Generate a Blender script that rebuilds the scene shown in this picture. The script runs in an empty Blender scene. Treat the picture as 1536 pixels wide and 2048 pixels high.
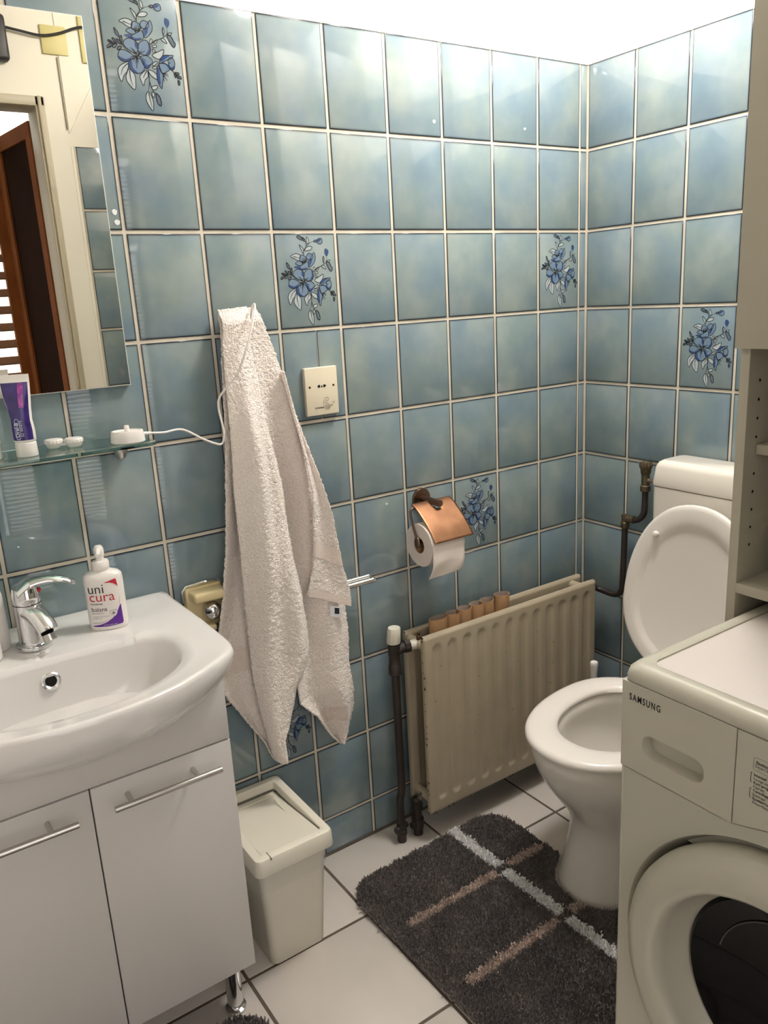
import bpy, bmesh, math, random
import numpy as np
from mathutils import Vector, Matrix, noise
random.seed(7); rng = np.random.default_rng(7)
PI = math.pi
scene = bpy.context.scene
COL = scene.collection
# ------------------------------------------------------------------ camera
cd = bpy.data.cameras.new('camera'); cam = bpy.data.objects.new('camera', cd); COL.objects.link(cam)
cd.sensor_fit = 'HORIZONTAL'; cd.sensor_width = 36.0; cd.lens = 36.0 * 1604.4 / 1536.0; cd.clip_start = 0.01
cam.matrix_world = Matrix.Translation((-1.7598, -1.5828, 1.3788)) @ (
    Matrix.Rotation(-0.5861, 4, 'Z') @ Matrix.Rotation(1.3098, 4, 'X') @ Matrix.Rotation(-0.0553, 4, 'Z'))
scene.camera = cam
# ------------------------------------------------------------------ light
w = bpy.data.worlds.new('world'); scene.world = w; w.use_nodes = True
w.node_tree.nodes['Background'].inputs[0].default_value = (1.0, 0.99, 0.975, 1)
w.node_tree.nodes['Background'].inputs[1].default_value = 0.28
def area(name, loc, target, sx, sy, power, col):
    l = bpy.data.lights.new(name, 'AREA'); l.shape = 'RECTANGLE'; l.size = sx; l.size_y = sy; l.energy = power; l.color = col
    o = bpy.data.objects.new(name, l); COL.objects.link(o); o.location = loc
    o.rotation_euler = (Vector(target) - Vector(loc)).to_track_quat('-Z', 'Y').to_euler()
    return o
area('hall_daylight', (-1.95, -2.75, 1.75), (-1.1, 0, 0.9), 0.9, 1.1, 9.5, (1.0, 0.985, 0.96))
LAMP_E = 112.0
LX, LY = -0.42, -0.50
vs = scene.view_settings
vs.view_transform = 'Standard'; vs.look = 'None'; vs.gamma = 1.0; vs.use_curve_mapping = False; vs.exposure = -0.12

# ------------------------------------------------------------------ helpers
def lin(c):
    r = []
    for v in c[:3]:
        v = v / 255.0
        r.append(v / 12.92 if v <= 0.04045 else ((v + 0.055) / 1.055) ** 2.4)
    return (r[0], r[1], r[2], 1.0)
MATS = {}
def mat(name, col, rough=0.4, metal=0.0, spec=0.5, var=0.0, vscale=20.0, bump=0.0, bscale=200.0, emit=None, estr=0.0,
        trans=0.0, ior=1.5, alpha=1.0, coat=0.0, col2=None, sheen=0.0, bdist=0.001):
    if name in MATS: return MATS[name]
    m = bpy.data.materials.new(name); m.use_nodes = True
    nt = m.node_tree; p = nt.nodes['Principled BSDF']
    p.inputs['Base Color'].default_value = lin(col); p.inputs['Roughness'].default_value = rough
    p.inputs['Metallic'].default_value = metal; p.inputs['Specular IOR Level'].default_value = spec
    p.inputs['Transmission Weight'].default_value = trans; p.inputs['IOR'].default_value = ior
    p.inputs['Alpha'].default_value = alpha; p.inputs['Coat Weight'].default_value = coat
    p.inputs['Sheen Weight'].default_value = sheen
    if emit: p.inputs['Emission Color'].default_value = lin(emit); p.inputs['Emission Strength'].default_value = estr
    if var > 0 or col2:
        tc = nt.nodes.new('ShaderNodeTexCoord'); n = nt.nodes.new('ShaderNodeTexNoise')
        n.inputs['Scale'].default_value = vscale; n.inputs['Detail'].default_value = 4
        nt.links.new(tc.outputs['Object'], n.inputs['Vector'])
        r = nt.nodes.new('ShaderNodeValToRGB')
        a = lin(col); b = lin(col2) if col2 else tuple(max(0, c * (1 - var)) for c in a[:3]) + (1,)
        r.color_ramp.elements[0].position = 0.35; r.color_ramp.elements[1].position = 0.68
        r.color_ramp.elements[0].color = b; r.color_ramp.elements[1].color = a
        nt.links.new(n.outputs['Fac'], r.inputs['Fac']); nt.links.new(r.outputs['Color'], p.inputs['Base Color'])
    if bump > 0:
        tc = nt.nodes.new('ShaderNodeTexCoord'); n = nt.nodes.new('ShaderNodeTexNoise')
        n.inputs['Scale'].default_value = bscale; n.inputs['Detail'].default_value = 3
        nt.links.new(tc.outputs['Object'], n.inputs['Vector'])
        b = nt.nodes.new('ShaderNodeBump'); b.inputs['Strength'].default_value = bump; b.inputs['Distance'].default_value = bdist
        nt.links.new(n.outputs['Fac'], b.inputs['Height']); nt.links.new(b.outputs['Normal'], p.inputs['Normal'])
    MATS[name] = m; return m

def link(o, parent=None):
    COL.objects.link(o)
    if parent is not None: o.parent = parent
    return o
def tag(o, label=None, cat=None, group=None, kind=None):
    if label: o['label'] = label
    if cat: o['category'] = cat
    if group: o['group'] = group
    if kind: o['kind'] = kind
    return o
def empty(name, loc, label=None, cat=None, group=None, rz=0.0):
    o = bpy.data.objects.new(name, None); COL.objects.link(o); o.location = loc; o.rotation_euler = (0, 0, rz)
    o.empty_display_size = 0.05
    return tag(o, label, cat, group)
def catmull(pts, n=6, closed=False):
    P = [Vector(p) for p in pts]; out = []
    L = len(P); rngk = range(L if closed else L - 1)
    for i in rngk:
        if closed: a, b, c, d = P[(i - 1) % L], P[i], P[(i + 1) % L], P[(i + 2) % L]
        else: a, b, c, d = P[max(i - 1, 0)], P[i], P[i + 1], P[min(i + 2, L - 1)]
        for k in range(n):
            t = k / n
            out.append(0.5 * ((2 * b) + (c - a) * t + (2 * a - 5 * b + 4 * c - d) * t * t + (3 * b - a - 3 * c + d) * t ** 3))
    if not closed: out.append(P[-1])
    return out
class G:
    """collects geometry in world coordinates; build() makes one mesh object placed under a parent"""
    def __init__(s): s.v = []; s.f = []; s.mi = []; s.cur = 0
    def add(s, V, F):
        o = len(s.v); s.v += [tuple(x) for x in V]; s.f += [tuple(i + o for i in f) for f in F]; s.mi += [s.cur] * len(F); return s
    def box(s, a, b, bev=0.0, seg=2, xf=None):
        bm = bmesh.new(); bmesh.ops.create_cube(bm, size=1.0)
        a, b = Vector(a), Vector(b); c = (a + b) / 2; d = b - a
        for vt in bm.verts: vt.co = Vector((vt.co.x * d.x + c.x, vt.co.y * d.y + c.y, vt.co.z * d.z + c.z))
        if bev > 0: bmesh.ops.bevel(bm, geom=list(bm.edges), offset=bev, segments=seg, profile=0.5, affect='EDGES')
        s.bm(bm, xf); return s
    def bm(s, bm, xf=None):
        if xf is not None: bm.transform(xf)
        bmesh.ops.recalc_face_normals(bm, faces=bm.faces)
        bm.verts.index_update(); s.add([v.co[:] for v in bm.verts], [[v.index for v in f.verts] for f in bm.faces]); bm.free()
    def tube(s, pts, r, seg=12, caps=True, sx=1.0):
        P = [Vector(p) for p in pts]; n = len(P); V = []; F = []
        R = r if isinstance(r, (list, tuple)) else [r] * n
        T = [(P[min(i + 1, n - 1)] - P[max(i - 1, 0)]).normalized() for i in range(n)]
        up = Vector((0, 0, 1)) if abs(T[0].z) < 0.9 else Vector((1, 0, 0))
        u = (up - T[0] * up.dot(T[0])).normalized()
        for i in range(n):
            u = (u - T[i] * u.dot(T[i])).normalized(); v2 = T[i].cross(u)
            for k in range(seg):
                a = 2 * PI * k / seg; V.append(P[i] + (u * math.cos(a) * sx + v2 * math.sin(a)) * R[i])
        for i in range(n - 1):
            for k in range(seg):
                k2 = (k + 1) % seg; F.append((i * seg + k, i * seg + k2, (i + 1) * seg + k2, (i + 1) * seg + k))
        if caps: F.append(tuple(range(seg))[::-1]); F.append(tuple((n - 1) * seg + k for k in range(seg)))
        return s.add(V, F)
    def lathe(s, prof, c=(0, 0, 0), axis=(0, 0, 1), seg=24, ex=1.0, ey=1.0, udir=None, cap=True):
        """prof: list of (radius, height along axis)"""
        A = Vector(axis).normalized(); c = Vector(c)
        up = Vector(udir) if udir else (Vector((1, 0, 0)) if abs(A.x) < 0.9 else Vector((0, 1, 0)))
        u = (up - A * up.dot(A)).normalized(); v2 = A.cross(u); V = []; F = []
        for r, h in prof:
            for k in range(seg):
                a = 2 * PI * k / seg; V.append(c + A * h + u * (r * ex * math.cos(a)) + v2 * (r * ey * math.sin(a)))
        for i in range(len(prof) - 1):
            for k in range(seg):
                k2 = (k + 1) % seg; F.append((i * seg + k, i * seg + k2, (i + 1) * seg + k2, (i + 1) * seg + k))
        if cap:
            if prof[0][0] > 1e-5: F.append(tuple(range(seg))[::-1])
            if prof[-1][0] > 1e-5: F.append(tuple((len(prof) - 1) * seg + k for k in range(seg)))
        return s.add(V, F)
    def loft(s, rings, cap0=True, cap1=True):
        n = len(rings[0]); V = []; F = []
        for r in rings: V += [Vector(p) for p in r]
        for i in range(len(rings) - 1):
            for k in range(n):
                k2 = (k + 1) % n; F.append((i * n + k, i * n + k2, (i + 1) * n + k2, (i + 1) * n + k))
        if cap0: F.append(tuple(range(n))[::-1])
        if cap1: F.append(tuple((len(rings) - 1) * n + k for k in range(n)))
        return s.add(V, F)
    def sphere(s, c, r, seg=16, sc=(1, 1, 1)):
        bm = bmesh.new(); bmesh.ops.create_uvsphere(bm, u_segments=seg, v_segments=max(6, seg // 2), radius=1.0)
        for vt in bm.verts: vt.co = Vector((c[0] + vt.co.x * r * sc[0], c[1] + vt.co.y * r * sc[1], c[2] + vt.co.z * r * sc[2]))
        s.bm(bm); return s
    def grid(s, fn, nu, nv):
        V = [fn(i / nu, j / nv) for j in range(nv + 1) for i in range(nu + 1)]
        F = [(j * (nu + 1) + i, j * (nu + 1) + i + 1, (j + 1) * (nu + 1) + i + 1, (j + 1) * (nu + 1) + i) for j in range(nv) for i in range(nu)]
        return s.add(V, F)
    def poly(s, pts): return s.add(pts, [tuple(range(len(pts)))])
    def build(s, name, m, parent=None, smooth=35, origin=None, recalc=True):
        if origin is None: origin = parent.matrix_basis.translation if parent is not None else Vector((0, 0, 0))
        inv = Matrix.Identity(4)
        if parent is not None:
            chain = []; p = parent
            while p is not None: chain.append(p.matrix_basis.copy()); p = p.parent
            M = Matrix.Identity(4)
            for q in reversed(chain): M = M @ q
            inv = M.inverted()
        else: inv = Matrix.Translation(-Vector(origin))
        me = bpy.data.meshes.new(name); me.from_pydata([inv @ Vector(v) for v in s.v], [], s.f)
        ms = m if isinstance(m, (list, tuple)) else [m]
        for q in ms: me.materials.append(q)
        if len(ms) > 1: me.polygons.foreach_set('material_index', s.mi)
        if recalc:
            bm = bmesh.new(); bm.from_mesh(me); bmesh.ops.recalc_face_normals(bm, faces=bm.faces); bm.to_mesh(me); bm.free()
        if smooth:
            me.polygons.foreach_set('use_smooth', [True] * len(me.polygons)); me.set_sharp_from_angle(angle=math.radians(smooth))
        me.update()
        o = bpy.data.objects.new(name, me); COL.objects.link(o)
        if parent is not None: o.parent = parent
        else: o.location = origin
        return o
def copy_tree(o, parent=None):
    c = o.copy(); COL.objects.link(c); c.parent = parent
    for ch in list(o.children): copy_tree(ch, c)
    return c
def text_geo(body, size, bold=0.0, sx=1.0, space=1.0):
    cu = bpy.data.curves.new('lettering', 'FONT'); cu.body = body; cu.size = size; cu.offset = bold; cu.resolution_u = 3; cu.space_character = space
    ob = bpy.data.objects.new('lettering', cu); COL.objects.link(ob)
    dg = bpy.context.evaluated_depsgraph_get(); me = bpy.data.meshes.new_from_object(ob.evaluated_get(dg))
    V = [(v.co.x * sx, v.co.y) for v in me.vertices]; F = [tuple(p.vertices) for p in me.polygons]
    bpy.data.objects.remove(ob); bpy.data.curves.remove(cu); bpy.data.meshes.remove(me)
    return V, F
def smoothpoly(pts, n=5): return [(v.x, v.y) for v in catmull([(p[0], p[1], 0) for p in pts], n, True)]

# ------------------------------------------------------------------ materials
WHITE_P = mat('upper_wall_paint', (240, 237, 230), 0.75, bump=0.25, bscale=60, bdist=0.002, spec=0.2)
CREAM = mat('cream_paint', (236, 230, 217), 0.6, spec=0.3)
GROUT = mat('wall_grout', (220, 211, 194), 0.85, var=0.22, vscale=9, spec=0.15)
FGROUT = mat('floor_grout', (104, 93, 82), 0.9, var=0.3, vscale=14, spec=0.1)
CERAMIC = mat('white_ceramic', (224, 220, 217), 0.09, coat=0.3)
LAMIN = mat('white_laminate', (204, 199, 196), 0.32)
CHROME = mat('chrome', (222, 222, 224), 0.09, 1.0)
STEEL = mat('brushed_steel', (196, 192, 188), 0.28, 1.0)
WPLAS = mat('white_plastic', (232, 226, 221), 0.3)
BLACK = mat('black_ink', (16, 15, 16), 0.5)
DARK = mat('dark_void', (14, 13, 12), 0.7)
# ------------------------------------------------------------------ glazed wall tiles
def tile_material():
    m = bpy.data.materials.new('blue_glaze'); m.use_nodes = True; nt = m.node_tree; N = nt.nodes; Lk = nt.links; p = N['Principled BSDF']
    tc = N.new('ShaderNodeTexCoord'); oi = N.new('ShaderNodeObjectInfo')
    mu = N.new('ShaderNodeMath'); mu.operation = 'MULTIPLY'; mu.inputs[1].default_value = 57.0; Lk.new(oi.outputs['Random'], mu.inputs[0])
    cx = N.new('ShaderNodeCombineXYZ'); Lk.new(mu.outputs[0], cx.inputs[0]); Lk.new(mu.outputs[0], cx.inputs[1])
    ad = N.new('ShaderNodeVectorMath'); ad.operation = 'ADD'; Lk.new(tc.outputs['Object'], ad.inputs[0]); Lk.new(cx.outputs[0], ad.inputs[1])
    n = N.new('ShaderNodeTexNoise'); n.inputs['Scale'].default_value = 8.5; n.inputs['Detail'].default_value = 3.5; n.inputs['Roughness'].default_value = 0.5
    Lk.new(ad.outputs[0], n.inputs['Vector'])
    n2 = N.new('ShaderNodeTexNoise'); n2.inputs['Scale'].default_value = 9; n2.inputs['Detail'].default_value = 2
    ad2 = N.new('ShaderNodeVectorMath'); ad2.operation = 'ADD'; ad2.inputs[1].default_value = (11, 5, 3)
    Lk.new(ad.outputs[0], ad2.inputs[0]); Lk.new(ad2.outputs[0], n2.inputs['Vector'])
    r = N.new('ShaderNodeValToRGB'); e = r.color_ramp.elements
    e[0].position = 0.26; e[0].color = lin((92, 117, 131)); e[1].position = 0.74; e[1].color = lin((150, 161, 158))
    for q, c in ((0.40, (106, 129, 140)), (0.50, (119, 138, 144)), (0.60, (135, 149, 150))):
        x = e.new(q); x.color = lin(c)
    Lk.new(n.outputs['Fac'], r.inputs['Fac'])
    r2 = N.new('ShaderNodeValToRGB'); f = r2.color_ramp.elements
    f[0].position = 0.38; f[0].color = lin((101, 126, 147)); f[1].position = 0.62; f[1].color = lin((125, 142, 136))
    Lk.new(n2.outputs['Fac'], r2.inputs['Fac'])
    mx = N.new('ShaderNodeMix'); mx.data_type = 'RGBA'; mx.inputs[0].default_value = 0.35
    Lk.new(r.outputs['Color'], mx.inputs[6]); Lk.new(r2.outputs['Color'], mx.inputs[7])
    # darker glaze along the rim of every tile
    sp = N.new('ShaderNodeSeparateXYZ'); Lk.new(tc.outputs['Generated'], sp.inputs[0])
    def edge(o):
        a = N.new('ShaderNodeMath'); a.operation = 'SUBTRACT'; a.inputs[1].default_value = 0.5; Lk.new(o, a.inputs[0])
        b = N.new('ShaderNodeMath'); b.operation = 'ABSOLUTE'; Lk.new(a.outputs[0], b.inputs[0]); return b.outputs[0]
    mxx = N.new('ShaderNodeMath'); mxx.operation = 'MAXIMUM'
    ez = N.new('ShaderNodeMath'); ez.operation = 'MULTIPLY_ADD'; ez.inputs[1].default_value = 1.0; ez.inputs[2].default_value = 0.0
    Lk.new(edge(sp.outputs[0]), mxx.inputs[0]); Lk.new(edge(sp.outputs[2]), ez.inputs[0]); Lk.new(ez.outputs[0], mxx.inputs[1])
    er = N.new('ShaderNodeValToRGB'); g = er.color_ramp.elements
    g[0].position = 0.462; g[0].color = (0, 0, 0, 1); g[1].position = 0.491; g[1].color = (1, 1, 1, 1)
    x = g.new(0.480); x.color = (0.14, 0.14, 0.14, 1); x = g.new(0.4865); x.color = (0.6, 0.6, 0.6, 1)
    Lk.new(mxx.outputs[0], er.inputs['Fac'])
    mx2 = N.new('ShaderNodeMix'); mx2.data_type = 'RGBA'; mx2.inputs[7].default_value = lin((22, 32, 48))
    Lk.new(er.outputs['Color'], mx2.inputs[0]); Lk.new(mx.outputs[2], mx2.inputs[6]); hs = N.new('ShaderNodeHueSaturation'); hs.inputs['Saturation'].default_value = 0.82; hs.inputs['Value'].default_value = 1.04; Lk.new(mx2.outputs[2], hs.inputs['Color']); Lk.new(hs.outputs['Color'], p.inputs['Base Color'])
    p.inputs['Roughness'].default_value = 0.06; p.inputs['Specular IOR Level'].default_value = 0.65
    nb = N.new('ShaderNodeTexNoise'); nb.inputs['Scale'].default_value = 30; Lk.new(ad.outputs[0], nb.inputs['Vector'])
    b = N.new('ShaderNodeBump'); b.inputs['Strength'].default_value = 0.06; b.inputs['Distance'].default_value = 0.002
    Lk.new(nb.outputs['Fac'], b.inputs['Height']); Lk.new(b.outputs['Normal'], p.inputs['Normal'])
    return m
TILE = tile_material()
TW, TH, SL, JT = 0.1537, 0.203, 0.0279, 0.0069
ZT = 1.726                                   # height of the joint under the top row
_tm = {}
def tile_mesh(wd, ht):
    k = (round(wd, 4), round(ht, 4))
    if k in _tm: return _tm[k]
    bm = bmesh.new(); bmesh.ops.create_cube(bm, size=1.0)
    for v in bm.verts: v.co = Vector((v.co.x * wd, v.co.y * 0.004 + 0.002, v.co.z * ht))
    ed = [e for e in bm.edges if all(v.co.y < 0.001 for v in e.verts)]
    bmesh.ops.bevel(bm, geom=ed, offset=0.0011, segments=2, affect='EDGES', profile=0.5)
    bmesh.ops.recalc_face_normals(bm, faces=bm.faces)
    me = bpy.data.meshes.new('tile'); bm.to_mesh(me); bm.free(); me.materials.append(TILE)
    me.polygons.foreach_set('use_smooth', [True] * len(me.polygons)); me.set_sharp_from_angle(angle=math.radians(50))
    _tm[k] = me; return me
def add_tile(wall, s0, s1, z0, z1, frame):
    """frame(s, z) -> world point on the tiled plane, rotation about Z"""
    me = tile_mesh(s1 - s0 - JT, z1 - z0 - JT); o = bpy.data.objects.new('tile', me)
    p, rz = frame((s0 + s1) / 2, (z0 + z1) / 2)
    o.parent = wall; COL.objects.link(o)
    o.location = Vector(p) - wall.location; o.rotation_euler = (random.uniform(-.0015, .0015), random.uniform(-.001, .001), rz + random.uniform(-.0015, .0015))
    return o
rows = [(ZT, ZT + 0.2035 + JT * 0.5)] + [(ZT - TH * k, ZT - TH * (k - 1)) for k in range(1, 9)] + [(0.0, ZT - TH * 8)]

# ------------------------------------------------------------------ room shell
YF, XL, ZC = -1.46, -2.0, 2.5
def struct(name, g, m, label=None, smooth=0):
    o = g.build(name, m, None, smooth=smooth); o['kind'] = 'structure'
    if label: o['label'] = label
    return o
GY = 0.0016
floor = struct('floor', G().box((XL, -3.0, -0.1), (0.1, 0.1, -0.0012)), FGROUT, 'grouted floor under the white tiles')
ceiling = struct('ceiling', G().box((XL, YF - 0.1, ZC), (0.1, 0.1, ZC + 0.1)), mat('ceiling_paint', (238, 234, 226), 0.8, spec=0.2))
wall_back = struct('wall_back', G().box((XL, GY, 0), (0.1, 0.1, ZC)), [GROUT], 'wall of blue glazed tiles behind basin and radiator')
wall_right = struct('wall_right', G().box((GY, YF - 0.1, 0), (0.1, GY, ZC)), [GROUT], 'wall of blue glazed tiles behind the cistern')
wall_left = struct('wall_left', G().box((XL - 0.1, YF - 0.1, 0), (XL, 0.1, ZC)), WHITE_P)
struct('trim_1', G().box((XL, -0.0005, ZT + 0.2035), (0.0016, 0.0016, ZC)), WHITE_P, 'white painted wall strip above the back tiles')
struct('trim_2', G().box((-0.0005, YF, ZT + 0.2035), (0.0016, 0.0, ZC)), WHITE_P, 'white painted wall strip above the right tiles')
# joint filler strip in the corner
struct('trim_3', G().box((-0.0025, -0.0025, 0), (0.0016, 0.0016, ZT + 0.2)), GROUT)
TILES = {}
cols = [(-SL, 0.0)] + [(-SL - TW * (i + 1), -SL - TW * i) for i in range(13)]
for ci, (a, b) in enumerate(cols):
    a = max(a, XL)
    if b - a < 0.02: continue
    for ri, (z0, z1) in enumerate(rows):
        fr = lambda s, z: ((s, 0.0, z), 0.0)
        if (ci, ri) == (6, 3):                # tile above the socket is cut in two
            add_tile(wall_back, a, -0.8615 + 0.0025, z0, z1, fr); add_tile(wall_back, -0.8615 - 0.0025, b, z0, z1, fr); continue
        TILES['A', ci, ri] = add_tile(wall_back, a, b, z0, z1, fr)
for ci in range(10):
    a, b = ci * TW, min((ci + 1) * TW, -YF)
    if b - a < 0.02: continue
    for ri, (z0, z1) in enumerate(rows):
        TILES['B', ci, ri] = add_tile(wall_right, a, b, z0, z1, lambda s, z: ((0.0, -s, z), -PI / 2))
# front wall: tiled stub, door opening to its left (seen in the mirror)
XS, XD0, XD1, ZD = -0.947, -1.045, -1.93, 2.045
g = G().box((XS, YF - 0.1, 0), (0.1, YF - GY, ZC)); wall_front = struct('wall_front', g, GROUT, 'tiled stub wall opposite the basin')
struct('trim_4', G().box((XS, YF - 0.0016, ZT + 0.2035), (0.0, YF + 0.0005, ZC)), CREAM)
g = G().box((XD0, YF - 0.1, 0), (XS, YF + 0.004, ZC)).box((XL, YF - 0.1, ZD + 0.03), (XD0, YF + 0.004, ZC)).box((XL, YF - 0.1, 0), (XD1, YF + 0.004, ZD + 0.03))
struct('wall_door', g, CREAM, 'cream wall around the doorway')
for ci in range(7):
    a, b = XS + 0.012 + ci * TW, min(XS + 0.012 + (ci + 1) * TW, 0)
    if b - a < 0.03: continue
    for ri, (z0, z1) in enumerate(rows):
        add_tile(wall_front, a, b, z0, z1, lambda s, z: ((s, YF, z), PI))
CAS = mat('casing_paint', (176, 165, 142), 0.45)
g = G()
for x0, x1, dy in ((XD0 - 0.002, XD0 + 0.028, 0.018), (XD0 + 0.006, XD0 + 0.018, 0.026), (XD1 - 0.028, XD1, 0.018)):
    g.box((x0, YF - 0.1, 0), (x1, YF + dy, ZD + 0.03), 0.003)
g.box((XD1 - 0.03, YF - 0.1, ZD), (XD0 + 0.028, YF + 0.018, ZD + 0.03), 0.003)
struct('trim_5', g, CAS, 'beige door casing', 35)
struct('trim_6', G().box((XS - 0.003, YF, 0), (XS + 0.007, YF + 0.006, ZT + 0.2035), 0.002), CREAM, None, 35)
# sloped boxing above the stub wall
g = G(); a = [(XS, 1.965), (XS, ZC), (-0.3, ZC), (-0.52, 2.5)]
g.loft([[(x, YF, z) for x, z in ((XS, 1.965), (-0.66, 2.44), (-0.66, ZC), (XS, ZC))], [(x, YF + 0.007, z) for x, z in ((XS, 1.970), (-0.66, 2.445), (-0.66, ZC), (XS, ZC))]])
struct('trim_7', g, CREAM, 'sloped white boxing above the stub wall')
# floor tiles
FT = mat('floor_tile_glaze', (202, 194, 186), 0.22, var=0.07, vscale=6)
fm = {}
def floor_tile(x0, x1, y0, y1):
    k = (round(x1 - x0, 3), round(y1 - y0, 3))
    if k not in fm:
        wd, dp = x1 - x0 - 0.007, y1 - y0 - 0.007
        gg = G().box((-wd / 2, -dp / 2, -0.008), (wd / 2, dp / 2, 0), 0.0012, 2); o = gg.build('tile', FT, floor, 40); fm[k] = o.data
    else: o = bpy.data.objects.new('tile', fm[k]); COL.objects.link(o); o.parent = floor
    o.location = ((x0 + x1) / 2, (y0 + y1) / 2, 0); return o
FX = [-0.9705 + 0.3055 * k for k in range(-4, 5)]; FY = [-0.236 - 0.305 * k for k in range(-1, 9)]
xs = sorted([x for x in FX if XL + 0.05 < x < -0.03] + [XL, 0.0]); ys = sorted([y for y in FY if -2.9 < y < -0.03] + [-2.9, 0.0])
for i in range(len(xs) - 1):
    for j in range(len(ys) - 1): floor_tile(xs[i], xs[i + 1], ys[j], ys[j + 1])
struct('baseboard_back', G().box((-1.29, -0.004, -0.001), (0, 0.0016, 0.004)), FGROUT)

# ------------------------------------------------------------------ printed flowers on six tiles
HOM = [0.000747029, -9.1283e-05, 0.034780632, 4.2908e-05, -0.000505141, 0.949305048, -2.035e-06, -1.9764e-05]
def tuv(p):
    x, y = p; d = HOM[6] * x + HOM[7] * y + 1
    return ((HOM[0] * x + HOM[1] * y + HOM[2]) / d - 0.5) * TW, ((HOM[3] * x + HOM[4] * y + HOM[5]) / d - 0.5) * TH
LEAF = [[(340,430),(400,390),(460,385),(530,410),(550,450),(530,530),(470,510),(400,460)], [(515,210),(580,270),(610,320),(610,390),(560,310)],
 [(640,340),(660,290),(720,260),(790,285),(750,340)], [(660,60),(710,120),(720,200),(680,180)],
 [(490,1090),(410,1110),(340,1170),(325,1260),(380,1400),(420,1300),(470,1230)], [(500,1200),(460,1270),(450,1340),(480,1420),(590,1530),(600,1370),(580,1280)],
 [(760,1215),(680,1290),(670,1340),(725,1465),(750,1370),(800,1320),(790,1240)], [(800,1560),(765,1620),(775,1720),(870,1870),(885,1770),(860,1650)],
 [(1050,870),(960,910),(870,960),(900,1000),(980,1030),(1040,960)], [(800,1210),(850,1300),(940,1360),(940,1290),(880,1230)],
 [(860,1480),(940,1460),(940,1510),(880,1530)], [(1010,690),(1060,690),(1110,765),(1060,750)], [(870,860),(900,880),(930,920),(880,910)],
 [(840,700),(870,720),(850,790),(830,770)],[(880,750),(950,710),(930,770)],[(860,810),(930,800),(930,840),(880,835)],[(870,1110),(920,1070),(950,1090),(890,1140)],[(870,1160),(930,1150),(930,1180),(890,1190)],
 [(860,1560),(900,1600),(880,1660),(862,1610)], [(1040,500),(1065,560),(1050,620),(1035,570)], [(1120,600),(1190,590),(1160,630)]]
GLEAF = [[(165,745),(210,750),(260,795),(210,785)],[(235,705),(270,720),(300,780),(255,750)],[(155,860),(180,815),(240,805),(200,860)],[(260,540),(320,610),(345,690),(290,640)],[(350,730),(375,660),(390,740),(380,790)],[(310,890),(330,840),(380,840),(350,890)],[(300,720),(340,740),(390,800),(330,780)],[(240,850),(260,810),(310,800),(280,860)],
 [(1240,1240),(1300,1250),(1300,1275),(1250,1265)],[(1260,1290),(1330,1310),(1340,1350),(1290,1330)],[(1290,1370),(1320,1400),(1310,1455),(1290,1420)],[(1225,1260),(1255,1290),(1245,1330)],
 [(455,40),(500,20),(560,80),(590,120),(520,100)],[(1110,640),(1170,640),(1210,710),(1250,770),(1225,830),(1170,770)],[(920,1590),(980,1640),(1010,1740),(1000,1790),(950,1740)],[(570,60),(620,100),(640,150),(600,130)],[(820,165),(860,145),(890,160),(860,190)]]
PETAL = [[(600,940),(480,880),(415,810),(420,740),(500,700),(590,740),(640,800),(640,880)],[(650,930),(650,790),(720,730),(790,740),(840,850),(830,940),(780,970)],
 [(560,980),(440,900),(350,900),(325,990),(370,1060),(450,1080),(540,1040)],[(590,1020),(500,1080),(490,1140),(540,1230),(640,1270),(720,1230),(740,1150),(680,1040)],[(670,1000),(780,980),(870,1060),(840,1130),(790,1190),(740,1150),(700,1080)],
 [(620,570),(540,530),(540,450),(590,425),(660,470),(680,520)],[(680,520),(680,440),(730,405),(800,440),(810,500),(760,540)],[(720,580),(760,520),(830,400),(870,500),(850,600),(760,690)],[(640,600),(700,570),(730,690),(650,730),(560,720),(540,660)],[(560,640),(450,590),(480,550),(530,540),(600,600)],
 [(985,1060),(1040,970),(1150,960),(1210,965),(1180,1010),(1090,1050),(980,1100)],[(1130,1100),(1130,1020),(1190,1000),(1235,1080),(1225,1180),(1180,1200),(1150,1150)],[(980,1110),(1060,1090),(1140,1140),(1150,1200),(1040,1260),(1000,1190)],[(960,1120),(1000,1230),(1050,1300),(1030,1400),(1020,1510),(960,1400),(940,1280)],
 [(890,150),(930,120),(990,130),(1010,210),(960,240),(910,210)]]
DEEP = [[(325,990),(340,1040),(420,1085),(520,1060),(530,1010),(440,1040)],[(490,1080),(540,1080),(560,1180),(640,1265),(540,1230),(495,1150)],[(680,1030),(740,1060),(780,1130),(850,1110),(780,1195),(730,1150)],[(790,740),(840,850),(830,940),(760,960),(810,870)],[(590,745),(640,800),(635,880),(590,830)],[(540,670),(600,700),(690,690),(650,735),(570,730)],[(740,560),(800,510),(790,600),(750,660)],[(415,650),(520,640),(560,720),(480,690)],
 [(990,1060),(1040,980),(1150,965),(1090,1010),(1030,1060)],[(1010,1100),(1070,1090),(1145,1150),(1140,1190),(1090,1120)],[(945,1200),(975,1180),(990,1300),(1000,1440),(955,1380)],[(1150,1150),(1190,1160),(1225,1130),(1215,1190),(1170,1190)],[(1075,345),(1140,380),(1150,450),(1115,510),(1080,460),(1065,420)],[(900,150),(930,130),(980,140),(950,180),(910,190)]]
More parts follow.
